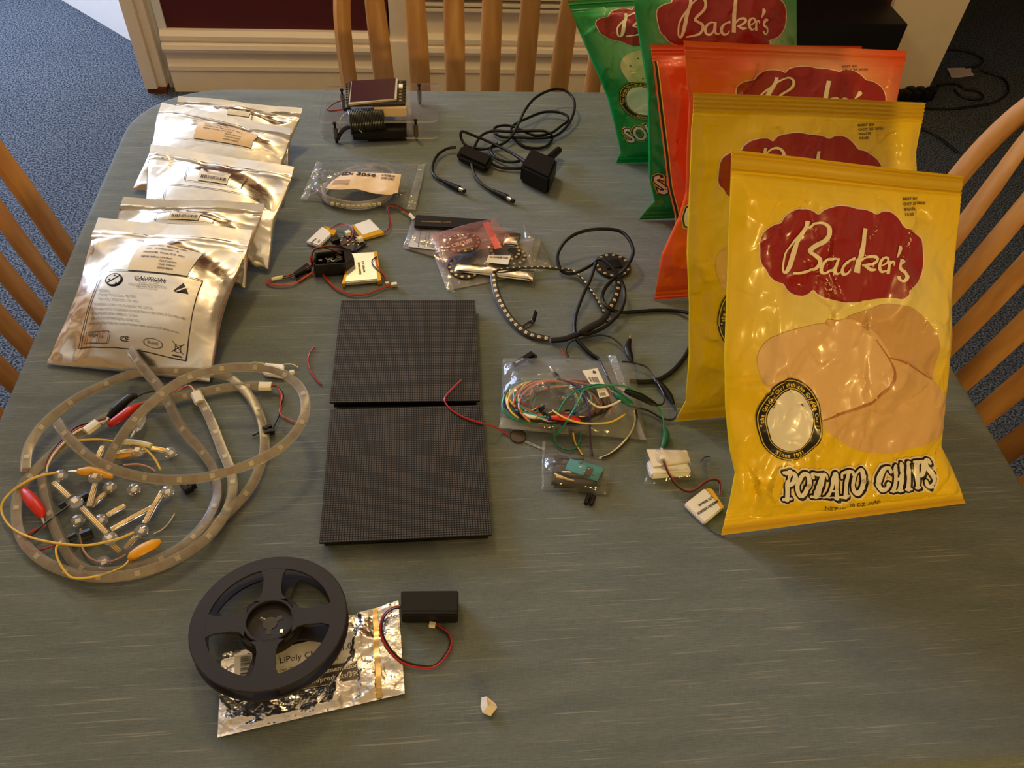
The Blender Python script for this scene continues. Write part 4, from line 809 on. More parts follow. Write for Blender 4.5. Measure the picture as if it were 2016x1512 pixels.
# ---------------------------------------------------------------- bagged ring strip with the number label
rb = empty('bagged_led_strip', P(700, 380, 0), 'clear zip bag holding a coiled strip of lights under a torn tan label, reading 3056', 'bag')
ring = [(638,372),(662,350),(700,333),(745,330),(775,345),(770,375),(745,396),(705,403),(665,398),(640,388)]
MB().tube(path(ring, .010), .0032, 'silicone', 10, closed=True, flat=1.6).build('coiled_tube', rb)
MB().tube(path([(x, y+4) for x, y in ring], .005), .0032, 'silicone', 10, closed=True, flat=1.4).build('coiled_tube', rb)
for k in range(10): 
    x = 655+k*10.2; y = 399+7.5*math.sin(math.pi*(k+.6)/10.5); q = P(x, y, .008); MB().box(q, (.0050, .0016, .0052), 'led', rot=(.35, 0, -.02), bevel=.0004).build('led', rb)
G = quad_sheet([(590,392),(818,413),(838,322),(626,318)], [.002, .002, .004, .004], 56, 36, .0022, 4, .018); sheet_obj(G, 'clear', 'bag_film', rb)
for px, nm in (([(592,392),(606,393),(636,322),(624,317)], 'sealed_edge'), ([(800,411),(818,413),(838,322),(824,325)], 'zip_edge')): sheet_obj(quad_sheet(px, .006, 10, 24, .0016, 9), 'clear_edge', nm, rb)
Gl = quad_sheet([(640,372),(782,386),(790,343),(662,338)], [.0245, .020, .020, .0235], 40, 20, .0011, 6, .003)
mb = MB(); sh = Sheet(Gl)
if sh.N[10, 20, 2] < 0: sh.N = -sh.N
out = [(0,.05),(.08,0),(.22,.02),(.4,.08),(.55,.04),(.7,-.0),(.9,.0),(1,.12),(1,.97),(.6,1),(.5,.98),(.18,1),(.16,.9),(.1,.7),(.03,.4)]
drape(mb, sh, [(max(a, 0), max(b, 0)) for a, b in out], [tuple(range(len(out)))], 'tan_paper', .0004, .06)
text_on(mb, sh, 'ID: 3056', .12, .72, .17, 'ink', .0009, bold=.04, xs=.62)
barcode(mb, sh, .72, .74, .92, .84, 26); barcode(mb, sh, .73, .60, .91, .69, 22, seed=8)
for k in range(5): drape(mb, sh, [(.06, .42-k*.05), (.30, .42-k*.05), (.30, .435-k*.05), (.06, .435-k*.05)], [(0, 1, 2, 3)], 'ink_brown', .0008, .1)
mb.build('paper_label', rb)
wire(rb, [(622,371,.004),(628,377,.006),(634,381,.008)], .0008, 'red_wire')

# ---------------------------------------------------------------- battery cluster
def lipo(name, px, z1, label, face='lipo', rim='kapton', text=None, text_px=None, ang=0, tab=None, group='flat silver battery cells', z0=.0008):
    cx = np.mean([P(*p, 0) for p in px], axis=0); r = empty(name, cx, label, 'battery', group)
    mb = MB(); quad_box(mb, px, z0, z1, face, bev=min(.0012, (z1-z0)*.3)); mb.build('cell', r)
    if tab is not None:
        mb = MB(); quad_box(mb, tab, z0+.0004, z1+.0003, rim, bev=.0004); mb.build('tape_end', r)
    if text: 
        for k, s in enumerate(text): words(r, s, (text_px[0], text_px[1]), .0026, z1+.0004, 'ink', ang, bold=.03) if k == 0 else words(r, s, text_px[2:], .0026, z1+.0004, 'ink', ang, bold=.03)
    return r
c1 = lipo('battery_cell', [(602,475),(628,484),(657,457),(634,445)], .006, 'small white battery cell with tape end, left of the blue board, red and black wires', 'lipo_white', tab=[(651,461),(657,463),(663,453),(637,443)], text=['3.7V', '190mAh'], text_px=(629,471,621,468), ang=-118)
pair(c1, [(650,452,.006),(665,443,.008),(680,441,.012),(694,448,.016),(695,463,.018),(685,477,.018),(668,485,.020),(640,486,.030),(620,490,.030),(614,502,.026),(616,515,.018),(612,523,.010),(595,532,.006),(575,540,.004),(558,545,.003)])
MB().tube(path([(557,545,.004),(535,550,.003)]), .0022, 'jst', 6, smooth=False).build('connector', c1)
c2 = lipo('battery_cell', [(713,464),(750,452),(728,430),(694,442)], .005, 'square grey battery cell with yellow tape edges, right of the blue board', 'lipo_white', tab=[(713,470),(756,458),(750,451),(712,463)])
mb = MB(); quad_box(mb, [(708,466),(714,464),(696,441),(692,443)], .0006, .0054, 'kapton'); mb.build('tape_edge', c2)
pair(c2, [(752,460,.003),(765,452,.004),(768,435,.006),(762,412,.008),(766,404,.009),(780,406,.006),(800,417,.005),(808,424,.006)])
MB().tube(path([(807,422,.008),(816,432,.008)]), .0024, 'jst', 6, smooth=False).build('connector', c2)
c3 = lipo('battery_cell', [(673,556),(749,549),(738,495),(690,498)], .0075, 'large pale battery cell with yellow taped sides, half under the black holder', 'lipo', text=['3.7V 1200mAh', '103450 (4.4Wh)'], text_px=(712,514,704,516), ang=-82)
for q in ([(673,558),(679,558),(694,497),(689,498)], [(743,553),(751,551),(742,494),(735,495)]): mb = MB(); quad_box(mb, q, .0006, .0079, 'kapton', bev=.0005); mb.build('tape_edge', c3)
wire(c3, [(742,505,.008),(733,512,.010),(734,521,.010),(748,536,.008),(757,547,.005),(761,556,.004)], .0007, 'black_wire'); wire(c3, [(743,504,.006),(740,514,.009),(746,528,.009),(758,543,.006),(763,556,.004)], .0007, 'red_wire')
MB().box(P(762, 558, .003), (.0042, .003, .0034), 'jst', bevel=.0004).build('connector', c3)
bb = empty('blue_circuit_board', P(690, 480, 0), 'dark blue circuit board with two cream sockets between the battery cells', 'circuit board')
mb = MB(); quad_box(mb, [(655,478),(697,495),(722,478),(690,452)], .003, .0046, 'pcb_blue'); mb.build('board', bb)
for p in ((685, 459), (709, 471)): MB().box(P(*p, .009), (.007, .006, .006), 'jst', rot=(0, 0, .5), bevel=.0008).build('socket', bb)
MB().box(P(660, 473, .009), (.011, .007, .006), 'black', rot=(0, 0, .5), bevel=.0008).build('usb_plug', bb)
mb = MB()
for k in range(26): mb.box(P(670+rng.rand()*40, 465+rng.rand()*20, .0052), (.0012+rng.rand()*.002, .0012, .0012), ['chip', 'solder', 'pins'][k % 3], rot=(0, 0, .5))
mb.build('components', bb)
bh = empty('battery_holder', P(655, 530, 0), 'open black battery holder box with circuit parts inside, wires leaving its left side', 'battery holder')
mb = MB(); quad_box(mb, [(617,533),(690,533),(692,497),(622,500)], .0008, .004, 'black_gloss'); mb.build('tray_floor', bh)
for q in ([(617,524),(680,519),(680,516),(618,520)], [(620,500),(690,492),(690,489),(620,497)], [(617,524),(621,524),(623,498),(619,498)], [(680,521),(697,507),(688,490),(676,492)]): mb = MB(); quad_box(mb, q, .0008, .019, 'black_gloss', bev=.0005); mb.build('tray_wall', bh)
mb = MB()
for k in range(18): mb.box(P(630+rng.rand()*42, 504+rng.rand()*12, .012), (.003+rng.rand()*.004, .002+rng.rand()*.003, .003), ['chip', 'pins', 'chip', 'black_gloss'][k % 4], rot=(0, 0, .3), bevel=.0003)
mb.build('components', bh)
pair(bh, [(672,499,.020),(650,491,.026),(630,487,.030),(618,494,.028),(612,510,.018),(615,524,.010),(600,533,.006),(570,545,.004),(556,548,.004)], ms=('red_wire', 'black_wire'))
pair(bh, [(534,550,.003),(526,554,.003),(530,559,.003),(550,562,.003),(580,558,.003),(600,546,.003),(620,535,.004),(633,538,.004),(645,552,.003),(665,570,.003),(695,580,.003),(725,578,.003),(750,568,.003),(770,562,.003)], ms=('red_wire', 'red_wire'))
MB().box(P(776, 560, .004), (.007, .0045, .004), 'jst', rot=(0, 0, .2), bevel=.0005).build('connector', bh)
sb = empty('small_black_module', P(600, 532, 0), 'small glossy black module left of the battery holder, lying under the red wires', 'module')
mb = MB(); quad_box(mb, [(577,536),(583,541),(613,525),(604,516)], .001, .008, 'black_gloss', bev=.0008); mb.build('case', sb)
mb = MB(); quad_box(mb, [(582,548),(588,552),(613,533),(608,530)], .0008, .004, 'black_gloss', bev=.0006); mb.build('clip', sb)

# ---------------------------------------------------------------- pile of component bags
def film_bag(name, px, z, m, label, bulge=.006, seed=1, group='component bags in the pile', edge=None):
    c = P(*px[0], 0); r = empty(name, c, label, 'bag', group); G = quad_sheet(px, z, 44, 32, .0013, seed, bulge); sheet_obj(G, m, 'bag_film', r, thick=.004)
    if edge: 
        for e in edge: sheet_obj(quad_sheet(e, (z if not np.ndim(z) else max(z))+.001, 20, 8, .0008, seed+1), 'clear_edge', 'sealed_edge', r)
    return r, G
def daisy(parent, px, z, rx, n, name='round_board', m='pcb_black', seed=0):
    c = P(*px, z); mb = MB(); mb.lathe([(0, -.0008), (rx, -.0008), (rx, .0008), (0, .0008)], m, c, sides=32)
    for k in range(n): a = 2*math.pi*k/n+seed; q = c+V3(rx*.86*math.cos(a), rx*.86*math.sin(a), .0012); mb.lathe([(0, .0004), (.0019, .0004), (.0021, 0), (.0021, -.0006)], 'solder', q, sides=10)
    return mb.build(name, parent)
g1, G = film_bag('component_bag', [(793,487),(865,508),(1013,450),(812,430)], [.002, .002, .004, .004], 'smoke', 'large grey translucent bag at the left of the pile, under the pink bag', .005, 2)
daisy(g1, (885, 455), .006, .016, 12)
lw = MB(); quad_box(lw, [(803,485),(862,493),(866,447),(820,447)], .0055, .0058, 'film_grey'); lw.build('printed_card', g1)
for x in (826, 838, 844): MB().tube(path([(x-3, 486, .0062), (x+3, 450, .0062)]), .0003, 'ink', 4, smooth=False).build('printed_line', g1)
g2, G = film_bag('component_bag', [(880,572),(1043,539),(1050,470),(850,490)], [.001, .002, .003, .004], 'smoke', 'bottom translucent bag whose pale lower corner points at the LED panels', .004, 5, edge=[[(880,572),(896,576),(870,508),(856,508)]])
daisy(g2, (915, 527), .005, .022, 14); 
g3, G = film_bag('component_bag', [(893,528),(1046,546),(1064,477),(930,455)], [.006, .005, .006, .008], 'clear_hazy', 'hazy bag with white barcode sticker lying right of the pink bag', .004, 7)
daisy(g3, (995, 495), .0085, .021, 16); daisy(g3, (1010, 505), .0070, .018, 12)
label_px(g3, [(957,516),(1000,521),(1006,503),(962,502)], .0135, 'label_w'); barcode(*(lambda mb_: (mb_, Sheet(quad_sheet([(957,516),(1000,521),(1006,503),(962,502)], .0137, 4, 4))))(bcm := MB()), .08, .62, .92, .82, 26, off=.0002); bcm.build('barcode', g3)
g4, G = film_bag('component_bag', [(1040,540),(1090,528),(1062,470),(1030,440)], [.002, .002, .003, .003], 'clear', 'nearly empty clear bag corner sticking out at the right of the pile', .003, 9)
fo = empty('folded_foil_strip', P(900, 530, 0), 'shiny folded foil strip across the front of the pile', 'foil')
sheet_obj(quad_sheet([(895,530),(1048,550),(1052,534),(900,516)], [.010, .009, .010, .011], 40, 12, .0008, 3, .003), 'silver', 'foil', fo, thick=.003)
f2 = empty('folded_foil_strip', P(1000, 470, 0), 'small pale foil fold peeking out above the barcode bag, right of the pink bag', 'foil')
sheet_obj(quad_sheet([(990,478),(1020,482),(1026,460),(996,456)], [.013, .012, .012, .013], 16, 12, .0008, 4, .003), 'silver', 'foil', f2, thick=.003)
bs = empty('black_strip_packet', P(850, 440, 0), 'long black battery packet with a cream connector lying on top of the grey bag', 'packet')
mb = MB(); quad_box(mb, [(814,444),(900,449),(968,437),(970,431),(821,422)], .008, .014, 'dark_tape') if False else quad_box(mb, [(815,445),(935,450),(968,432),(819,422)], .008, .0125, 'dark_tape', bev=.001); mb.build('packet', bs)
words(bs, 'RECHARGEABLE LI-ION', (828, 437), .0028, .0131, 'brass', -3, bold=.0)
pk = empty('pink_antistatic_bag', P(900, 500, 0), 'pink antistatic zip bag with a round dark board on top of the pile', 'bag')
Gp = quad_sheet([(872,518),(1008,482),(974,436),(846,470)], [.013, .013, .016, .015], 50, 36, .0016, 12, .007)
c = P(912, 478, .022); mb = MB(); e1 = P(950, 466, .022)-P(872, 488, .022); e1 /= np.linalg.norm(e1); n1 = V3(-e1[1], e1[0], 0); N = 40
pts = [c+e1*.0235*math.cos(2*math.pi*k/N)+n1*.0195*math.sin(2*math.pi*k/N) for k in range(N)]; vs = [p-V3(0, 0, .0012) for p in pts]+pts; mb.add(vs, [tuple(range(N))[::-1], tuple(range(N, 2*N))]+[(i, (i+1) % N, N+(i+1) % N, N+i) for i in range(N)], 'pcb_blue')
for k in range(14): a = 2*math.pi*k/14; mb.lathe([(0, .0003), (.0017, .0003), (.0017, -.0003)], 'solder', c+e1*.0205*math.cos(a)+n1*.0165*math.sin(a)+V3(0, 0, .0003), sides=10)
rbd = mb.build('round_board', pk); angp = math.degrees(math.atan2(e1[1], e1[0]))
words(pk, 'CIRCUIT', (912, 481), .0065, .0228, 'label', angp, bold=.05, xs=.85, center=True); words(pk, 'adafruit', (910, 470), .0034, .0228, 'label', angp, bold=.02, center=True); words(pk, 'PLAYGROUND', (918, 489), .0024, .0228, 'label', angp, bold=.02, center=True)
Gp[..., 2] += .006; sheet_obj(Gp, 'pink', 'bag_film', pk)
Gz = quad_sheet([(974,490),(988,487),(962,436),(950,439)], [.0245, .0245, .0250, .0250], 8, 24, .0006, 3); sheet_obj(Gz, 'pink_zip', 'zip_strip', pk)
sheet_obj(quad_sheet([(872,518),(884,512),(864,476),(846,470)], [.0195, .0205, .0215, .0205], 10, 20, .0016, 22), 'clear_edge', 'sealed_edge', pk)

# ---------------------------------------------------------------- short dense LED strip with its black lead
ls = empty('led_strip_collar', P(970, 540, 0), 'black LED strip bent into an open loop, right of the bag pile', 'LED strip')
def led_run(parent, pts, n, w_=.0042, flat=.22, m='pcb_black', s=.0036, up=(0, 0, 1), dz=.0011, skip=0, ledm='led'):
    A, _ = catmull(np.array(path(pts)), np.zeros(len(pts))); MB().tube(A, w_, m, 8, smooth=False, flat=flat, up=up).build('flexible_strip', parent)
    L = np.r_[0, np.cumsum(np.linalg.norm(np.diff(A, axis=0), axis=1))]; up = np.array(up, float); up /= np.linalg.norm(up)
    for k in range(n):
        t = L[-1]*(k+.5)/n; q = np.array([np.interp(t, L, A[:, i]) for i in range(3)]); q2 = np.array([np.interp(min(t+.002, L[-1]), L, A[:, i]) for i in range(3)]); q0 = np.array([np.interp(max(t-.002, 0), L, A[:, i]) for i in range(3)])
        x = q2-q0; x /= np.linalg.norm(x); z = up-(up@x)*x; z /= np.linalg.norm(z); y = np.cross(z, x); R = Matrix(((x[0], y[0], z[0]), (x[1], y[1], z[1]), (x[2], y[2], z[2])))
        mb = MB(); mb.box(q+z*dz, (s, s, .0014), ledm, rot=R, bevel=.0002); mb.lathe([(0, .0002), (s*.32, .0002), (s*.34, 0)], 'led_eye', q+z*(dz+.0007), z, 12); mb.build('led', parent)
led_run(ls, [(971,538,.014),(973,555,.012),(977,575,.010),(985,595,.008),(997,617,.006),(1012,636,.005),(1030,652,.004),(1052,662,.004),(1082,668,.004)], 16, up=(-.25, -.25, 1))
led_run(ls, [(971,536,.016),(985,531,.016),(1020,528,.014),(1060,527,.012),(1095,529,.010),(1125,532,.008)], 13, flat=.9, w_=.0018, s=.0022, up=(0, .3, 1))
led_run(ls, [(1125,532,.008),(1145,548,.006),(1163,572,.005),(1178,595,.005),(1190,618,.005),(1194,634,.005)], 13, up=(.6, .5, 1), s=.0030, w_=.003)
led_run(ls, [(1218,552,.008),(1216,570,.008),(1210,590,.007),(1200,608,.007)], 5, up=(.1, -.3, 1))
MB().tube(path([(1085,670,.005),(1110,668,.006),(1132,660,.007),(1150,655,.008)]), [.0040, .0042, .0040, .0034], 'dark_tape', 10, flat=.6).build('heat_shrink', ls)
MB().tube(path([(1145,655,.007),(1165,643,.009),(1185,632,.010),(1198,614,.009)]), [.0045, .0050, .0046, .0036], 'dark_tape', 10, flat=.7).build('heat_shrink', ls)
USB = [(1355,616,.008),(1330,612,.003),(1290,611,.003),(1250,614,.003),(1222,615,.005),(1198,607,.008),(1186,590,.008),(1190,570,.008),(1206,551,.010),(1230,530,.020),(1246,500,.026),(1240,474,.030),(1222,456,.030),(1190,451,.030),(1150,455,.028),(1118,470,.024),(1100,495,.016),(1098,515,.010),(1108,535,.006),(1130,538,.006),(1160,524,.014),(1175,512,.022),(1190,513,.026),(1212,535,.024),(1226,560,.018),(1230,585,.014),(1222,612,.012),(1205,632,.010),(1185,647,.008),(1155,658,.009),(1140,654,.012)]
uc = thing_tube('power_lead', USB, .0023, 'black_soft', 'thick black lead looping over the dark round board and running behind the yellow bag', 'cable', sides=10)
MB_ = thing_tube('power_lead', [(1174,514,.020),(1162,550,.014),(1148,580,.010),(1135,615,.006),(1131,640,.005),(1134,665,.005),(1146,680,.005),(1163,697,.004),(1178,706,.004)], .0023, 'black_soft', 'black lead hanging straight down through the strip loop into the alligator clip wires', 'cable', sides=10)
thing_tube('power_lead', [(1365,668,.004),(1350,700,.003),(1325,730,.003),(1295,748,.003),(1265,752,.003),(1240,750,.004)], .0027, 'black_soft', 'thick black lead curving out from behind the yellow bag beside the clips', 'cable', sides=10)
gb = empty('round_black_board', P(1205, 525, 0), 'flat round black sewable board under the black lead loop', 'circuit board')
mb = MB(); c = P(1206, 523, .003); mb.lathe([(0, -.0015), (.0235, -.0015), (.0235, .001), (0, .001)], 'pcb_black', c, sides=40)
bo = mb.build('board', gb)
for k in range(14): a = 2*math.pi*k/14; MB().lathe([(0, .0006), (.0020, .0006), (.0022, 0)], 'solder', c+V3(.0205*math.cos(a), .0205*math.sin(a), .001), sides=10).build('sewing_pad', gb)
MB().box(c+V3(0, .001, .0018), (.022, .016, .0014), 'black', rot=(0, 0, .2), bevel=.0005).build('backing_pad', gb)
thing_tube('tape_offcut', [(1032,644,.001),(1042,637,.002),(1050,631,.003),(1053,621,.012),(1056,613,.018)], .0032, 'black_gloss', 'small bent black tape offcut inside the strip loop', 'tape', flat=.15, sides=8)
bx = empty('small_black_clip', P(1030, 705, 0), 'short black plastic clip lying between the LED panel and the wire bag', 'clip')
mb = MB(); quad_box(mb, [(1008,714),(1014,720),(1053,697),(1046,690)], .004, .008, 'black', bev=.0006); mb.build('bar', bx)
mb = MB(); quad_box(mb, [(1040,706),(1048,712),(1058,700),(1050,694)], .0006, .005, 'black', bev=.0005); mb.build('foot', bx)
words(bx, 'SMA 24', (1016,715), .0026, .0084, 'label_w', 33, bold=.02)
for k, (pts, lb) in enumerate([([(620,682),(610,695),(607,712),(613,733),(625,750),(633,757)], 'short red wire offcut lying left of the farther LED panel'), ([(1105,687),(1110,698),(1118,710)], 'tiny red wire end poking out above the wire bag')]):
    thing_tube('wire_offcut', [(x, y, .0012) for x, y in pts], .0008, 'red_wire', lb, 'wire')
fs_ = empty('round_touch_sensor', P(1020, 858, 0), 'round brown film sensor with a long tail, red wire reaching over the nearer LED panel', 'sensor')
c = P(1020, 859, .0012); MB().lathe([(0, -.0005), (.0088, -.0005), (.0088, .0005), (0, .0005)], 'sensor', c, sides=28).lathe([(.0080, .0007), (.0088, .0007), (.0088, .0004)], 'black', c, sides=28).build('disc', fs_)
mb = MB(); quad_box(mb, [(1034,866),(1032,871),(1070,887),(1073,883)], .0006, .0011, 'smoke'); mb.build('tail', fs_)
wire(fs_, [(1002,857,.002),(985,847,.004),(968,838,.014),(945,832,.0155),(915,822,.0155),(890,808,.0155),(877,793,.0155),(876,783,.0155),(888,768,.0155),(908,748,.0165)], .0009, 'red_wire')

# ---------------------------------------------------------------- bag of jumper wires and the alligator leads
jb_ = empty('wire_bag', P(985, 840, 0), 'large clear zip bag stuffed with many coloured jumper wires', 'bag')
cols = ['teal_wire', 'red_wire', 'yellow_wire', 'orange_wire', 'blue_wire', 'purple_wire', 'green_wire', 'black_wire', 'white_wire', 'red_wire', 'blue_wire', 'teal_wire']
rw = np.random.RandomState(5)
for k in range(42):
    cx, cy = 1085+rw.uniform(-18, 40), 790+rw.uniform(-12, 12); rx, ry = rw.uniform(55, 95), rw.uniform(26, 44); a0 = rw.uniform(0, 6.28); sp = rw.uniform(2.4, 5.2)
    pts = [(min(max(cx+rx*math.cos(a0+sp*t), 992), 1252), min(max(cy+ry*math.sin(a0+sp*t)+4*math.sin(7*t+k), 748), 846), .004+.0045*(k % 4)+.002*math.sin(3*t+k)) for t in np.linspace(0, 1, 9)]
    MB().tube(path(pts), .0012, cols[k % len(cols)], 7).build('jumper_wire', jb_)
for k in range(46):
    p = (1015+rw.uniform(0, 150), 762+rw.uniform(0, 62)); q = (p[0]+rw.uniform(-14, 14), p[1]+rw.uniform(-9, 9)); MB().tube(path([(*p, .019), (*q, .019)]), [.0017, .0014, .0009, .0018, .0016][k % 5], ['black', 'blue_wire', 'brass', 'blue_wire', 'chip'][k % 5], 6, smooth=False).build('wire_pin', jb_)
MB().tube(path([(1085,822,.020),(1105,822,.021),(1130,826,.020),(1145,831,.019)]), [.0022, .004, .0042, .0015], 'red_clip', 10, flat=.7).build('red_boot', jb_)
MB().tube(path([(1028,813,.018),(1045,820,.018),(1065,822,.017),(1086,832,.015)]), [.002, .0035, .0028, .0010], 'white_wire', 8, flat=.5).build('bare_clip', jb_)
Gj = quad_sheet([(983,842),(1272,866),(1248,716),(990,706)], [.003, .003, .005, .008], 70, 44, .0030, 31, .021, .8); sheet_obj(Gj, 'clear_hazy', 'bag_film', jb_)
for e in ([(983,842),(1120,856),(1118,838),(984,822)], [(1196,700),(1260,866),(1272,866),(1212,700)]): sheet_obj(quad_sheet(e, [.006, .006, .010, .010], 26, 10, .0014, 8), 'clear_edge', 'sealed_edge', jb_)
def stick(px, nm):
    Gs = quad_sheet(px, .0275, 8, 8); mb = MB(); sh_ = Sheet(Gs); sh_.N[...] = (0, 0, 1); drape(mb, sh_, [(0, 0), (1, 0), (1, 1), (0, 1)], [(0, 1, 2, 3)], 'label', .0002, 1); barcode(mb, sh_, .12, .15, .72, .5, 16, off=.0005)
    if nm: star(mb, sh_, (.68, .82), .16, None, off_ := 'ink', .0005) if False else drape(mb, sh_, [(.68+(.17 if k % 2 == 0 else .08)*math.cos(math.pi/2+k*math.pi/5), .8+(.13 if k % 2 == 0 else .06)*math.sin(math.pi/2+k*math.pi/5)) for k in range(10)], [tuple(range(10))], 'ink', .0005, 1)
    mb.build('label_sticker', jb_)
stick([(1162,756),(1192,760),(1176,725),(1146,730)], True); stick([(1180,784),(1200,780),(1192,764),(1174,766)], False)

def croc(name, body, m, label, wirepts=None, wm=None, z=.006, jaw=True, group='alligator clips', r=1.):
    """body: list of px from cable end to jaw end"""
    root = empty(name, P(body[0][0], body[0][1], 0), label, 'clip', group); n = len(body); pr = np.interp(np.linspace(0, 1, n), [0, .25, .65, 1], [.0018*r, .0040*r, .0045*r, .0022*r])
    MB().tube(path(body, z), list(pr), M[m], 12, flat=.75).build('boot', root)
    if jaw: 
        a, b = np.array(path(body, z))[-2:]; d = (b-a)/np.linalg.norm(b-a); MB().tube([b-d*.002, b+d*.005, b+d*.009], [.0016, .0014, .0006], 'pins', 6, smooth=False, flat=.6).build('jaw', root)
    if wirepts: MB().tube(path(wirepts, .003), .0010, M[wm], 8).build('lead', root)
    return root
croc('alligator_clip', [(1244,712,.008),(1240,700,.008),(1236,686,.008),(1240,668,.008)], 'black_soft', 'black alligator clip standing above the wire bag, jaw pointing up', [(1244,712,.008),(1230,688,.006),(1215,672,.006),(1200,663,.006),(1180,660,.007),(1150,665,.008),(1125,672,.006),(1115,685,.005),(1116,697,.004),(1120,702,.004)], 'black_wire')
croc('alligator_clip', [(1326,796,.006),(1318,780,.006),(1306,764,.007),(1294,752,.008),(1290,745,.008)], 'black_soft', 'black alligator clip nearest the yellow bags', [(1326,796,.006),(1331,812,.005),(1326,825,.004),(1305,824,.004),(1275,808,.004),(1250,802,.005),(1235,796,.01),(1215,775,.018),(1195,740,.024),(1180,708,.016),(1172,700,.006)], 'black_wire')
croc('alligator_clip', [(1293,798,.020),(1278,790,.022),(1258,780,.024),(1240,773,.025),(1230,769,.025)], 'black_soft', 'black alligator clip lying over the right end of the wire bag', [(1293,798,.020),(1305,795,.016),(1308,780,.014),(1296,755,.010),(1275,725,.008),(1262,718,.008),(1240,713,.008),(1225,712,.01)], 'black_wire')
croc('alligator_clip', [(1246,796,.024),(1232,790,.025),(1218,780,.026),(1208,772,.026)], 'green_clip', 'green alligator clip on top of the wire bag, under the black one', [(1246,792,.022),(1205,764,.028),(1180,757,.03),(1155,762,.03),(1125,775,.030),(1105,800,.026),(1093,830,.018),(1091,856,.008),(1098,876,.004),(1118,886,.003),(1135,880,.003),(1143,862,.004),(1140,850,.006)], 'green_wire')
croc('alligator_clip', [(1307,842,.006),(1311,852,.006),(1309,868,.006),(1304,882,.006)], 'green_clip', 'green alligator clip hanging below the wire bag beside the folded paper bag', [(1307,842,.006),(1306,825,.006),(1298,806,.008),(1280,786,.018),(1250,768,.028),(1215,758,.031),(1170,762,.031),(1150,768,.031),(1142,785,.030),(1128,810,.027),(1110,838,.018),(1092,862,.006)], 'green_wire')
croc('jumper_lead', [(1104,748,.026),(1096,741,.026),(1090,732,.026)], 'black_soft', 'jumper lead with a black tip, its purple wire running down over the wire bag', [(1104,748,.026),(1120,752,.028),(1140,764,.030),(1154,785,.031),(1161,815,.027),(1162,850,.012),(1163,875,.003),(1166,896,.002)], 'purple_wire', r=.8)
thing_tube('loose_wire', [(1222,788,.026),(1205,797,.028),(1180,802,.028),(1160,790,.029),(1150,778,.030)], .0010, 'white_wire', 'cream wire curving across the top of the wire bag', 'wire')
thing_tube('loose_wire', [(1248,808,.014),(1250,830,.008),(1240,855,.004),(1218,880,.002),(1198,895,.002),(1180,902,.002)], .0011, 'white_wire', 'cream wire arcing around the right end of the wire bag', 'wire')
thing_tube('loose_wire', [(1252,806,.016),(1254,826,.010),(1246,850,.005),(1226,876,.002),(1205,893,.002),(1184,901,.002)], .0011, 'black_wire', 'black wire arcing beside the cream one at the bag end', 'wire')
thing_tube('loose_wire', [(1128,852,.010),(1132,870,.003),(1140,885,.002),(1147,896,.002)], .0010, 'yellow_wire', 'short yellow wire coming out under the wire bag', 'wire')
thing_tube('loose_wire', [(1088,808,.022),(1110,822,.026),(1140,832,.026),(1175,834,.024),(1205,830,.020),(1230,816,.016)], .0010, 'yellow_wire', 'yellow wire lying along the lower side of the wire bag', 'wire')

# ---------------------------------------------------------------- small teal board bag, folded paper bag, cell
tb_ = empty('teal_board_bag', P(1120, 930, 0), 'small clear zip bag with a teal circuit board inside', 'bag')
mb = MB(); quad_box(mb, [(1085,955),(1180,958),(1192,920),(1092,888)], .003, .010, 'chip', bev=.003); mb.build('dark_parts', tb_)
mb = MB(); quad_box(mb, [(1112,923),(1176,947),(1190,920),(1122,902)], .0105, .0122, 'pcb_teal', bev=.0004); tl_ = mb.build('teal_board', tb_)
mb = MB(); quad_box(mb, [(1149,934),(1160,938),(1168,922),(1157,918)], .0122, .0145, 'chip'); mb.build('chip', tl_)
for k in range(12): MB().tube(path([(x_ := 1090+rng.rand()*30, y_ := 900+rng.rand()*40, .010), (x_+22+rng.rand()*45, y_+14*(rng.rand()-.2), .0115)]), .0011, ['black', 'solder', 'black', 'brass', 'chip', 'sensor'][k % 6], 6, smooth=False).build('pin', tb_)
sheet_obj(quad_sheet([(1066,962),(1196,974),(1204,912),(1072,886)], [.002, .002, .006, .004], 40, 28, .0022, 41, .014), 'clear', 'bag_film', tb_)
sheet_obj(quad_sheet([(1066,962),(1070,963),(1074,868),(1068,868)], [.003]*4, 6, 20, .0005, 3), 'clear_edge', 'zip_edge', tb_)
bc = empty('black_connector', P(1160, 990, 0), 'tiny forked black connector below the teal board bag', 'connector')
for a, b in (((1153,992),(1160,974)), ((1163,994),(1170,976))): MB().tube(path([(*a, .0025), (*b, .0025)]), .0022, 'black', 6, smooth=False).build('prong', bc)
pb_ = empty('folded_paper_bag', P(1280, 940, 0), 'small clear bag with folded white paper and padding inside', 'bag')
mb = MB(); quad_box(mb, [(1283,934),(1362,928),(1352,903),(1274,905)], .002, .012, 'label_w', bev=.002); mb.build('padding', pb_)
mb = MB(); quad_box(mb, [(1286,919),(1360,908),(1352,886),(1273,884)], .0125, .014, 'paper', bev=.0005); mb.build('folded_paper', pb_)
sheet_obj(quad_sheet([(1268,954),(1392,942),(1384,888),(1272,882)], [.002, .002, .005, .008], 36, 24, .0016, 45, .012), 'clear', 'bag_film', pb_)
thing_tube('loose_wire', [(1380,908,.004),(1388,900,.003),(1397,899,.002)], .0006, 'blue_wire', 'thin blue wire end beside the folded paper bag', 'wire')
c5 = lipo('battery_cell', [(1347,992),(1387,1030),(1424,1000),(1388,960)], .006, 'silver battery cell touching the bottom corner of the front yellow bag', 'lipo', text=['3.7V 500mAh', 'MIKROE LP503035'], text_px=(1402,976,1412,984), ang=-150, tab=[(1420,1003),(1426,998),(1402,962),(1390,960)])
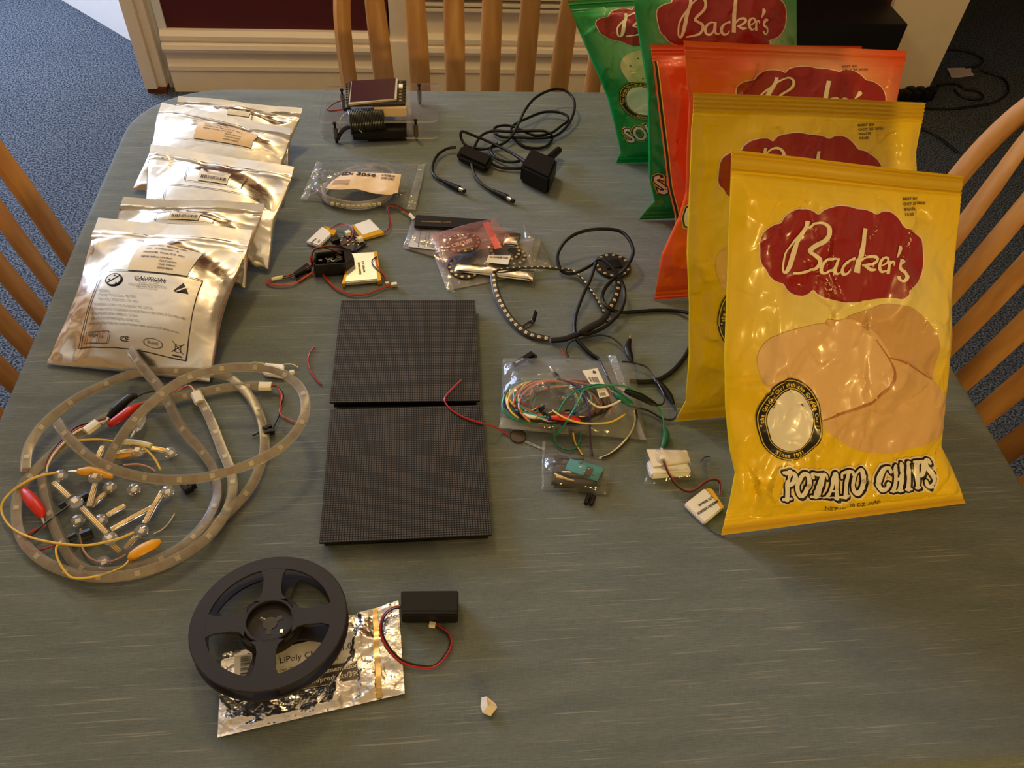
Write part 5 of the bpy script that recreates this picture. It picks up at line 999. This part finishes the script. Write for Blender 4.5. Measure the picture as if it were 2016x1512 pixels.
pair(c5, [(1418,973,.005),(1418,952,.006),(1408,944,.007),(1390,948,.006),(1372,962,.004),(1355,968,.004),(1335,958,.010),(1318,935,.016),(1307,908,.017)], r=.0008)
MB().box(P(1304, 901, .017), (.005, .004, .003), 'jst', bevel=.0005).build('connector', c5)
wire(c5, [(1388,1032,.002),(1400,1045,.001),(1420,1055,.001),(1428,1058,.001)], .0005, 'blue_wire')
c6 = lipo('battery_cell', [(518,736),(558,741),(559,716),(520,713)], .006, 'small white battery cell above the coiled strip, with cream connector', 'lipo_white', text=['3.7V'], text_px=(536,722,536,722), ang=-88)
wire(c6, [(520,716,.003),(500,713,.002),(488,718,.002)], .0006, 'white_wire'); wire(c6, [(558,717,.004),(575,717,.003),(587,723,.002)], .0006, 'white_wire'); MB().box(P(575, 733, .003), (.005, .004, .004), 'jst', rot=(0, 0, .3), bevel=.0005).build('connector', c6); wire(c6, [(572,737,.003),(566,744,.002)], .0007, 'black_wire')

# ---------------------------------------------------------------- reel, antistatic bag, battery box
rl = empty('tape_reel', P(530, 1240, 0), 'dark plastic tape reel with four-spoke flanges lying flat over the foil bag', 'reel'); RR = .0648
cc = P(532, 1232, .019); c0 = np.array([cc[0], cc[1], TZ])
def flange(parent, z, th, rot, name):
    poly = []; mb = MB(); R0, Ri, Rh = RR, RR*.80, RR*.33; hw = .0078; n = 60
    # annulus
    def ringmesh(ra, rb, z0, z1, n=72):
        vs = []; fs = []
        for k in range(n): a = 2*math.pi*k/n; ca, sa = math.cos(a), math.sin(a); vs += [(c0[0]+r_*ca, c0[1]+r_*sa, TZ+zz) for r_, zz in ((ra, z0), (rb-.0008, z0), (rb, z0+.0006), (rb, z1-.0006), (rb-.0008, z1), (ra, z1))]
        for k in range(n):
            for i in range(6): fs.append((k*6+i, ((k+1) % n)*6+i, ((k+1) % n)*6+(i+1) % 6, k*6+(i+1) % 6))
        mb.add(vs, fs, 'reel')
    ringmesh(Ri, R0, z, z+th); ringmesh(RR*.29, Rh, z, z+th, 48)
    for k in range(4):
        a = rot+k*math.pi/2; e = np.array([math.cos(a), math.sin(a)]); nn_ = np.array([-e[1], e[0]]); q = []
        for s_, sgn in ((1, 1), (-1, -1)):
            L_ = [(Rh*.9, hw*1.75), (Rh*1.12, hw*1.15), (Rh*1.4, hw*.98), (Ri*.85, hw*1.05), (Ri*.96, hw*1.35), (Ri*1.02, hw*2.0)]
            L_ = L_ if sgn > 0 else L_[::-1]; q += [c0[:2]+e*r_+nn_*sgn*w_ for r_, w_ in L_]
        mb.prism([tuple(v) for v in q], TZ+z+.0001, TZ+z+th-.0001, 'reel')
    return mb.build(name, parent, angle=30)
flange(rl, .0165, .0022, math.radians(93), 'flange'); flange(rl, .003, .0022, math.radians(81), 'flange')
hub = MB(); hub.lathe([(RR*.29, .0165), (RR*.30, .0188), (RR*.30, .006), (RR*.33, .004), (RR*.33, .0165)], 'reel', c0, sides=40)
hub.lathe([(.0055, .0125), (.0070, .0128), (RR*.30, .0128), (RR*.30, .0110), (.0055, .0110)], 'reel', c0, sides=40); hub.build('hub', rl)
for k in range(3):
    a = math.radians(-90+120*k); q = c0+V3(.0030*math.cos(a), .0030*math.sin(a), .0129); e_ = c0+V3(.0108*math.cos(a), .0108*math.sin(a), .0129); MB().tube([q, e_], .0022, 'black_gloss', 12, smooth=False, flat=.1).build('keyway', rl)
MB().lathe([(0, .0131), (.0060, .0131), (.0060, .0127)], 'black_gloss', c0, sides=24).build('spindle_hole', rl)
MB().box(c0+V3(.0105, -.0085, .0133), (.0028, .0035, .0008), 'pins', bevel=.0003).build('bright_chip', rl)
mb = MB(); n = 56
vs = []; fs = []
for k in range(n): a = 2*math.pi*k/n; vs += [(c0[0]+r_*math.cos(a), c0[1]+r_*math.sin(a), TZ+zz) for r_, zz in ((RR*.34, .0055), (RR*.40, .0055), (RR*.40, .016), (RR*.34, .016))]
for k in range(n):
    for i in range(4): fs.append((k*4+i, ((k+1) % n)*4+i, ((k+1) % n)*4+(i+1) % 4, k*4+(i+1) % 4))
mb.add(vs, fs, 'dark_tape'); mb.build('core', rl)
rl.rotation_euler = (math.radians(-7), 0, 0); rl.location.z += .0070
ft = empty('foil_component_bag', P(430, 1450, 0), 'crumpled shiny antistatic foil bag with a printed charger label, under the tape reel', 'bag')
fz = [.0012, .0012, .0022, .0022]; Gf = quad_sheet([(428,1452),(797,1366),(784,1182),(436,1288)], fz, 90, 60, .0022, 51, .0, 1.0); Gf[..., 2] = np.maximum(Gf[..., 2], TZ+.0006)
cf, _ = None, None
un = np.linspace(0, 1, 90)[None, :]; vn = np.linspace(0, 1, 60)[:, None]
Gf[..., 2] += .0017*(facets(un*.24+0*vn, vn*.11+0*un, 4, .022)+.4*facets(un*.24+0*vn, vn*.11+0*un, 9, .010))*((un > .05)*(un < .97)*(vn > .07))*np.clip(1-1.0*((un < .72)*(vn > .25)*1.0), .35, 1); Gf[..., 2] = np.maximum(Gf[..., 2], TZ+.0005)
near = np.linalg.norm(Gf[..., :2]-c0[:2], axis=2) < RR+.004; Gf[..., 2] = np.where(near, np.minimum(Gf[..., 2], TZ+.0024), Gf[..., 2])
sheet_obj(Gf, 'foil_crumple', 'bag_film', ft)
shf = Sheet(Gf); 
if shf.N[30, 40, 2] < 0: shf.N = -shf.N
zp = MB(); drape(zp, shf, [(.845, .01), (.875, .01), (.875, .99), (.845, .99)], [(0, 1, 2, 3)], 'brass', .0008, .03); zp.build('zip_strip', ft)
lbm = MB(); ab = quad_sheet([(463,1381),(706,1338),(698,1242),(462,1296)], .0026, 30, 16, 0, 1, 0); shl = Sheet(ab); shl.N[...] = (0, 0, 1)
drape(lbm, shl, [(.02, 0), (.98, 0), (1, .04), (1, .96), (.98, 1), (.02, 1), (0, .96), (0, .04)], [tuple(range(8))], 'label_w', .0004, .1); drape(lbm, shl, [(.04, .01), (.98, .01), (1, .05), (1, .38), (.04, .38)], [tuple(range(5))], 'film_grey' if False else 'standoff', .0007, .1)
text_on(lbm, shl, 'Micro LiPoly Charger v1.0', .16, .64, .13, 'ink', .0010, bold=-.0, xs=.42); text_on(lbm, shl, 'Solder your own charger for your batteries', .16, .46, .07, 'ink_soft', .0010, xs=.40)
text_on(lbm, shl, 'Documentation:', .62, .24, .10, 'label_w', .0012, bold=.02, xs=.44); text_on(lbm, shl, 'com/products/390', .56, .08, .10, 'label_w', .0012, bold=.02, xs=.44); lbm.build('charger_label', ft)
lb2 = MB(); a2 = quad_sheet([(461,1345),(496,1342),(497,1287),(462,1292)], .0034, 6, 6); sh2 = Sheet(a2); sh2.N[...] = (0, 0, 1); drape(lb2, sh2, [(0, 0), (1, 0), (1, 1), (0, 1)], [(0, 1, 2, 3)], 'label_w', .0004, 1); barcode(lb2, sh2, .35, .06, .92, .94, 24, off=.0008, vertical=True, seed=4); lb2.build('barcode_sticker', ft)
bt = empty('battery_box', P(845, 1200, 0), 'flat black battery box with a red and black lead, right of the reel', 'battery box')
mb = MB(); quad_box(mb, [(790,1211),(902,1211),(903,1162),(789,1163)], .0006, .017, 'black', bev=.0012); mb.build('case', bt)
mb = MB(); quad_box(mb, [(792,1202),(900,1202),(901,1164),(791,1165)], .0171, .0175, 'black'); mb.build('sliding_lid', bt)
MB().box(P(852, 1217, .008), (.007, .002, .003), 'black', bevel=.0004).build('switch', bt)
pair(bt, [(789,1195,.010),(772,1198,.008),(756,1212,.006),(750,1238,.005),(757,1262,.005),(775,1288,.004),(798,1305,.003),(835,1313,.002),(860,1308,.002),(880,1285,.002),(887,1265,.002),(882,1248,.002),(868,1238,.003),(858,1232,.003)], r=.0009, d=.0016)
MB().box(P(851, 1230, .0035), (.0055, .0042, .0045), 'jst', rot=(0, 0, -.2), bevel=.0005).build('connector', bt)
pc = MB(); pts = [(948,1373),(958,1371),(975,1385),(979,1392),(966,1410),(950,1403),(946,1391)]; zz = [.002, .006, .003, .002, .002, .003, .002]; vs = [P(*p, z_) for p, z_ in zip(pts, zz)]+[P(960, 1390, .007), P(966, 1384, .003)]
pc.add(vs+[v-V3(0, 0, .0004) for v in vs], [(0, 1, 7), (1, 8, 7), (1, 2, 8), (2, 3, 8), (3, 7, 8), (3, 4, 7), (4, 5, 7), (5, 6, 7), (6, 0, 7)]+[(9+a, 9+c_, 9+b) for a, b, c_ in [(0, 1, 7), (1, 8, 7), (1, 2, 8), (2, 3, 8), (3, 7, 8), (3, 4, 7), (4, 5, 7), (5, 6, 7), (6, 0, 7)]], 'paper')
single(pc, 'paper_crumb', P(962, 1392, 0), 'small crumpled scrap of cream paper alone at the front of the table', 'paper scrap', smooth=False)

# ---------------------------------------------------------------- silicone strips and bead lights at the left
def zc(pts, z=None): return [(x/2.88, 650+y/2.88, h) for x, y, h in pts]
def silicone(name, runs, label, caps=(), leds=True):
    root = empty(name, P(*zc(runs[0][0])[0][:2], 0), label, 'LED strip', 'milky silicone light strips in the coil'); 
    for run, up in runs:
        A, _ = catmull(np.array(path(zc(run))), np.zeros(len(run))); up = np.array(up, float); up /= np.linalg.norm(up)
        # rectangular tube
        T = np.gradient(A, axis=0); T /= np.linalg.norm(T, axis=1, keepdims=True); N = up-(T@up)[:, None]*T; N /= np.linalg.norm(N, axis=1, keepdims=True); B = np.cross(T, N)
        def strip(w_, h, off, m, nm, par):
            q = [(-1, -1), (-.8, -1.15), (.8, -1.15), (1, -1), (1, 1), (.8, 1.15), (-.8, 1.15), (-1, 1)]; n = len(A); vs = []
            for i in range(n): vs += [A[i]+B[i]*w_*a+N[i]*(h*b+off) for a, b in q]
            k = 8; fs = [(i*k+j, i*k+(j+1) % k, (i+1)*k+(j+1) % k, (i+1)*k+j) for i in range(n-1) for j in range(k)]+[tuple(range(k))[::-1], tuple((n-1)*k+j for j in range(k))]
            mb = MB(); mb.add(vs, fs, m); return mb.build(nm, par, angle=50)
        tube_ = strip(.0048, .0018, 0, 'silicone', 'silicone_tube', root); strip(.0035, .00018, -.0002, 'pcb_white', 'flexible_strip', tube_)
        if leds:
            L = np.r_[0, np.cumsum(np.linalg.norm(np.diff(A, axis=0), axis=1))]; n = int(L[-1]/.033)
            for k in range(n):
                t = L[-1]*(k+.5)/n; i = min(np.searchsorted(L, t), len(A)-1); R = Matrix(((T[i][0], B[i][0], N[i][0]), (T[i][1], B[i][1], N[i][1]), (T[i][2], B[i][2], N[i][2])))
                MB().box(A[i]+N[i]*.0009, (.0046, .0046, .0014), 'led', rot=R, bevel=.0003).build('led', tube_)
                j = min(np.searchsorted(L, t+.0165), len(A)-1); R = Matrix(((T[j][0], B[j][0], N[j][0]), (T[j][1], B[j][1], N[j][1]), (T[j][2], B[j][2], N[j][2])))
                MB().box(A[j]+N[j]*.0001, (.006, .0058, .0006), 'ink_brown', rot=R).build('solder_joint', tube_)
    return root
S1 = [(740,110,.030),(785,185,.030),(830,240,.028),(900,320,.026),(960,420,.022),(1000,500,.018),(1060,590,.013),(1140,680,.009),(1205,770,.007),(1235,880,.006),(1225,980,.006),(1170,1090,.006),(1080,1190,.006),(960,1275,.006),(820,1335,.006),(660,1370,.006),(500,1365,.006),(410,1300,.007),(340,1180,.008),(290,1060,.009),(255,930,.010),(240,820,.010)]
S2 = [(1120,380,.010),(1165,450,.009),(1215,560,.008),(1260,680,.007),(1305,790,.007),(1320,900,.006),(1290,1020,.006),(1200,1150,.011),(1080,1250,.011),(930,1330,.011),(750,1385,.011),(560,1400,.010),(400,1375,.006),(250,1310,.004),(150,1220,.004),(100,1110,.004),(95,990,.006),(120,900,.008),(170,830,.010),(250,750,.010),(360,650,.010),(480,570,.010),(600,500,.009),(760,445,.008),(930,400,.007),(1110,360,.006),(1300,325,.006),(1490,315,.006)]
S3 = [(1310,275,.007),(1240,250,.008),(1120,238,.010),(1000,232,.012),(860,232,.013),(720,258,.014),(580,315,.014),(440,385,.014),(320,470,.014),(220,570,.014),(160,680,.014),(145,790,.014)]
S3b = [(1310,275,.007),(1390,345,.006),(1450,430,.005),(1490,540,.005),(1500,660,.005),(1475,770,.005),(1420,890,.005),(1330,1000,.005),(1210,1110,.005),(1060,1215,.003),(900,1300,.003),(740,1345,.003)]
S4 = [(325,520,.034),(380,600,.034),(460,680,.033),(560,750,.032),(690,805,.032),(850,840,.032),(1020,848,.033),(1180,830,.034),(1330,790,.036),(1470,735,.038),(1590,665,.040),(1680,575,.042),(1730,470,.044),(1720,360,.045),(1650,275,.046),(1540,225,.046),(1400,210,.046),(1260,218,.045),(1120,250,.043),(1000,305,.040),(880,395,.036),(780,490,.032),(700,590,.026),(640,690,.018),(615,740,.012)]
A_ = silicone('silicone_light_strip', [(S1, (-.3, -.6, 1))], 'milky silicone strip whose clear end points up onto the foremost silver pouch')
B_ = silicone('silicone_light_strip', [(S2, (.2, -.5, 1))], 'milky silicone strip with capped wire joins at both ends, low in the coil')
C_ = silicone('silicone_light_strip', [(S3, (.3, -.8, 1)), (S3b, (.4, -.4, 1))], 'milky silicone strip forming the wide outer oval at the upper left of the coil')
D_ = silicone('silicone_light_strip', [(S4, (.1, -.75, 1))], 'milky silicone strip raised in the big oval loop on top of the coil')
def cap(parent, a, b, z, r=.0058): MB().tube(path([(a[0]/2.88, 650+a[1]/2.88, z), (b[0]/2.88, 650+b[1]/2.88, z)]), r, 'jst', 8, smooth=False, flat=.62).build('end_cap', parent)
cap(B_, (1470,318), (1540,318), .007); cap(B_, (1110,355), (1135,410), .011); cap(C_, (485,575), (555,525), .011) if False else None
def zw(parent, pts, r, m, name='wire'): return MB().tube(path(zc(pts)), r, m, 8).build(name, parent)
for d, m in ((0, 'red_wire'), (8, 'pink_wire'), (16, 'black_wire')): zw(B_, [(1535,305+d,.008),(1570,320,.007),(1590+d,370,.005),(1590,430,.003),(1590-d*.3,470,.003)]+([(1610,490,.002),(1650,510,.002),(1690,525,.002)] if m != 'black_wire' else [(1570,510,.004),(1545,560,.004)]), .0009, m)
zw(B_, [(1540,560,.004),(1500,570,.004),(1470,580,.003),(1430,600,.002)], .0009, 'black_wire'); 
for p in ((1505,560), (1525,550), (1540,575), (1515,582)): MB().box(P(p[0]/2.88, 650+p[1]/2.88, .005), (.006, .004, .006), 'black', rot=(0, 0, rng.rand()), bevel=.0008).build('connector', B_)
for d, m in ((0, 'red_wire'), (6, 'white_wire')): zw(B_, [(1115,365,.013),(1100,335+d,.014),(1075,315,.014),(1020,335,.012),(950,370,.010)], .0009, m)
for p in ((1050,880), (1085,880), (1065,900)): MB().box(P(p[0]/2.88, 650+p[1]/2.88, .006), (.008, .006, .008), 'black', rot=(0, 0, rng.rand()), bevel=.0008).build('connector', A_)
dj = empty('wired_join', P(180, 843, 0), 'cream cap join with black, red and cream wires crossing the upper left of the coil', 'connector')
cap(dj, (485,575), (555,525), .016)
for d, m in ((0, 'black_wire'), (14, 'red_wire'), (26, 'white_wire')): zw(dj, [(600,500+d*.6,.014),(540,520+d*.6,.015),(440,545+d,.015),(370,605+d,.015),(310,670+d,.014),(272,740+d,.012),(262,800+d,.010)], .0010, m)
def zcroc(name, pts, m, label, wp, wm, r=1.2, jaw=True, group='alligator clips'):
    return croc(name, [(x/2.88, 650+y/2.88, h) for x, y, h in pts], m, label, zc(wp) if wp else None, wm, r=r, jaw=jaw, group=group)
zcroc('alligator_clip', [(780,375,.014),(740,380,.015),(690,420,.015),(650,455,.014),(615,495,.012)], 'black_soft', 'black alligator clip inside the silicone coil beside the red one', [(780,375,.014),(810,360,.014),(850,350,.013),(890,340,.012)], 'black_wire')
zcroc('alligator_clip', [(785,425,.012),(740,450,.014),(690,490,.014),(640,525,.012),(620,535,.010)], 'red_clip', 'red alligator clip gripping wires inside the upper part of the coil', [(785,425,.012),(850,400,.012),(920,375,.012),(1000,340,.012),(1060,322,.012)], 'red_wire')
zcroc('alligator_clip', [(818,470,.008),(800,510,.009),(780,545,.009),(765,570,.008)], 'yellow_clip' if False else 'silicone', 'pale alligator clip with a bare brass jaw under the raised loop', None, None)
zcroc('alligator_clip', [(130,900,.010),(155,935,.011),(190,980,.012),(230,1030,.010),(240,1060,.008)], 'red_clip', 'red alligator clip at the left edge of the coil', [(240,1060,.008),(255,1110,.004),(200,1130,.004),(140,1180,.004),(135,1220,.004),(180,1250,.004),(250,1240,.004),(320,1215,.004)], 'red_wire', r=1.35)
zcroc('alligator_clip', [(910,1195,.010),(870,1215,.011),(810,1245,.012),(755,1280,.010),(735,1300,.008)], 'yellow_clip', 'yellow alligator clip at the lower middle of the coil', [(735,1300,.008),(700,1340,.010),(620,1375,.012),(520,1400,.012),(420,1405,.012),(370,1370,.012),(325,1290,.012),(320,1230,.012),(350,1200,.012)], 'yellow_wire', r=1.35, jaw=False)
zcroc('alligator_clip', [(640,830,.010),(560,810,.010),(500,800,.010),(440,800,.010)], 'yellow_clip', 'yellow alligator clip half hidden under a raised loop in the middle of the coil', None, None)
zcroc('alligator_clip', [(640,715,.008),(690,705,.009),(740,695,.009),(790,690,.008)], 'yellow_clip', 'yellow alligator clip lying under the bead lights, pointing right', None, None)
thing_tube('loose_wire', zc([(340,805,.012),(230,825,.016),(130,870,.014),(50,930,.008),(10,990,.004),(20,1060,.004),(80,1130,.006),(190,1180,.010),(340,1210,.013),(480,1220,.013),(580,1205,.013),(680,1180,.014),(760,1145,.014)]), .0011, 'yellow_wire', 'long yellow wire looping out past the left edge of the coil', 'wire')
thing_tube('loose_wire', zc([(440,625,.012),(560,620,.012),(700,640,.012),(800,660,.012),(870,720,.012),(910,790,.014)]), .0011, 'yellow_wire', 'yellow wire arching over the bead lights inside the coil', 'wire')
thing_tube('loose_wire', zc([(150,1190,.005),(240,1110,.010),(330,1040,.011),(400,990,.010)]), .0010, 'black_wire', 'black wire running from the bead lights to the left clip', 'wire')
thing_tube('loose_wire', zc([(870,1155,.002),(920,1130,.002),(960,1090,.002),(990,1040,.003)]), .0006, 'white_wire', 'thin pale wire end curling up at the right of the bead lights', 'wire')
thing_tube('loose_wire', zc([(700,765,.010),(780,760,.012),(840,775,.012),(880,800,.012)]), .0009, 'pink_wire', 'pinkish wire just below the bead lights top row', 'wire')
bl_ = empty('bead_light_string', P(150, 990, 0), 'string of clear round bead lights on see-through copper wire inside the coil', 'string lights')
zb = lambda x, y, h: (20+x/5.04, 840+y/5.04, h)
beads = [(650,745,.011,1),(845,500,.012,1),(990,1110,.010,1),(1300,1030,.008,0),(925,1340,.004,0),(500,480,.010,0),(985,600,.006,0),(1225,620,.004,0),(670,930,.006,0),(900,925,.005,0),(1265,240,.012,1),(1590,255,.005,0),(1560,640,.008,0)]
for x, y, h, up in beads:
    c = P(*zb(x, y, h)); mb = MB(); mb.lathe([(0, -.0035), (.0045, -.0035), (.0062, -.002), (.0066, 0), (.0060, .0012), (.0045, .0030), (0, .0042)] if not up else [(0, -.0040), (.0055, -.0035), (.0066, -.0015), (.0068, 0), (.0050, .0008), (0, .0010)], 'gem', c, sides=20); b_ = mb.build('bead', bl_)
    MB().box(c+V3(0, 0, .0020 if up else -.001), (.0048, .0048, .0016), 'led', rot=(0, 0, rng.rand()*1.5), bevel=.0004).build('led', b_)
for a, b in (((430,550,.010),(590,700,.011)), ((845,560,.012),(780,790,.010)), ((710,800,.010),(960,1060,.010)), ((1010,1170,.008),(1090,1240,.004)), ((1140,780,.004),(960,880,.005)), ((1510,640,.008),(1330,960,.008)), ((1250,1090,.008),(1140,1210,.005)), ((1380,210,.012),(1570,240,.006)), ((920,190,.012),(860,330,.012)), ((1050,260,.012),(1230,240,.012)), ((1420,790,.006),(1000,1020,.005)), ((940,660,.006),(800,790,.006))):
    A, B = P(*zb(*a)), P(*zb(*b)); d = (B-A)/np.linalg.norm(B-A); n_ = np.cross(d, (0, 0, 1.)); n_ /= np.linalg.norm(n_)
    for k in (-1, 0, 1): MB().tube([A+n_*k*.0015, (A+B)/2+n_*k*.0015+V3(0, 0, .001), B+n_*k*.0015], .0007, 'brass', 6, smooth=False).build('copper_wire', bl_)
    MB().tube([A, B], .0030, 'gem', 8, smooth=False, flat=.35).build('clear_sleeve', bl_)
wire(bl_, [zb(700,1010,.005), zb(700,1120,.003), zb(730,1230,.003), zb(800,1310,.003), zb(900,1340,.003), zb(1030,1330,.003), zb(1150,1270,.003)], .0010, 'pink_wire')
for p, s in (((740,700,.006), 1.), ((620,1100,.006), 1.), ((760,1070,.007), 1.3), ((520,780,.006), .8)): MB().tube([P(*zb(p[0]-40*s, p[1]+20, p[2])), P(*zb(p[0]+40*s, p[1]-20, p[2]))], .0042*s, 'black', 8, smooth=False, flat=.8).build('black_connector', bl_)
MB().tube(path([zb(1110,150,.014), zb(1250,155,.014), zb(1400,190,.013)]), .0028, 'jst', 8).build('cream_sleeve', bl_)

# ---------------------------------------------------------------- floor things by the wall
bxx = empty('black_box', V3(1.50, 2.30, 0), 'large matt black box on the floor by the pier, grey glossy side facing left', 'box')
def topbox(px_ur, zt, w_, d_):
    q = P(*px_ur, zt-TZ); return q
q = P(1788, 48, .36-TZ); x1, y0 = q[0], q[1]
MB().box((x1-.19, y0+.16, .18+.0005), (.38, .32, .359), 'black', bevel=.004).build('case', bxx)
pgl = MB(); pgl.box((x1-.385, y0+.10, .16), (.006, .20, .30), 'glossy_side', bevel=.001); sp = pgl.build('side_panel', bxx); MB().box((x1-.389, y0+.06, .10), (.002, .05, .06), 'green_led').build('green_reflection_patch', sp)  # small green patch paints the reflection seen on the glossy side
def floor_tube(pts, r, label): 
    W = [P(x, y, h-TZ) for x, y, h in pts]; off = Vector(W[0]); mb = MB().tube(W, r, 'black_soft', 6); mb.v = [tuple(Vector(v)-off) for v in mb.v]; o = mb.build('floor_cable'); o.location = off; return tag(o, label, 'cable', 'cables lying on the carpet at the right')
floor_tube([(1769,185,.006),(1772,165,.02),(1785,150,.05),(1805,155,.05),(1818,165,.03),(1830,172,.01)], .004, 'black cable hooped up against the foot of the cream pier')
floor_tube([(1772,172,.01),(1790,156,.04),(1812,160,.03),(1835,175,.008),(1850,170,.006)], .003, 'second thinner black cable in the tangle by the pier foot')
floor_tube([(1845,168,.006),(1880,165,.006),(1900,175,.006),(1925,180,.006),(1935,192,.006),(1915,196,.006),(1890,188,.006),(1878,176,.006)], .004, 'black cable coiled in a small oval on the carpet')
floor_tube([(1810,212,.006),(1860,215,.006),(1910,210,.006),(1960,200,.006),(1985,180,.006),(1975,155,.006),(1930,138,.006)], .004, 'long black cable curving across the carpet toward the paper scrap')
floor_tube([(1850,98,.006),(1880,98,.006),(1915,105,.006),(1935,118,.006),(1925,130,.006),(1900,134,.006)], .004, 'black cable looping just above the paper scrap')
floor_tube([(1800,250,.006),(1835,262,.006),(1860,280,.006),(1885,300,.006)], .004, 'black cable end disappearing behind the right chair')
hp = MB()
for k in range(9): hp.box(P(1778+k*6.5, 186+2*math.sin(k*2), .02-TZ), (.03, .03, .028+.01*(k % 3)), 'black', rot=(0, 0, k), bevel=.006)
single(hp, 'cable_tangle', P(1778, 186, -TZ), 'low dark heap of plugs and cable at the foot of the cream pier', 'cable')
sc = MB(); qs = [P(*p, .006-TZ) for p in ((1865,134),(1912,133),(1912,141),(1918,147),(1890,151),(1873,151))]; sc.add(qs+[q_-V3(0, 0, .003) for q_ in qs], [tuple(range(6)), tuple(range(11, 5, -1))]+[(i, (i+1) % 6, 6+(i+1) % 6, 6+i) for i in range(6)], 'scrap')
single(sc, 'paper_scrap', qs[0], 'pale torn paper scrap on the dark carpet at the right', 'paper scrap', smooth=False)
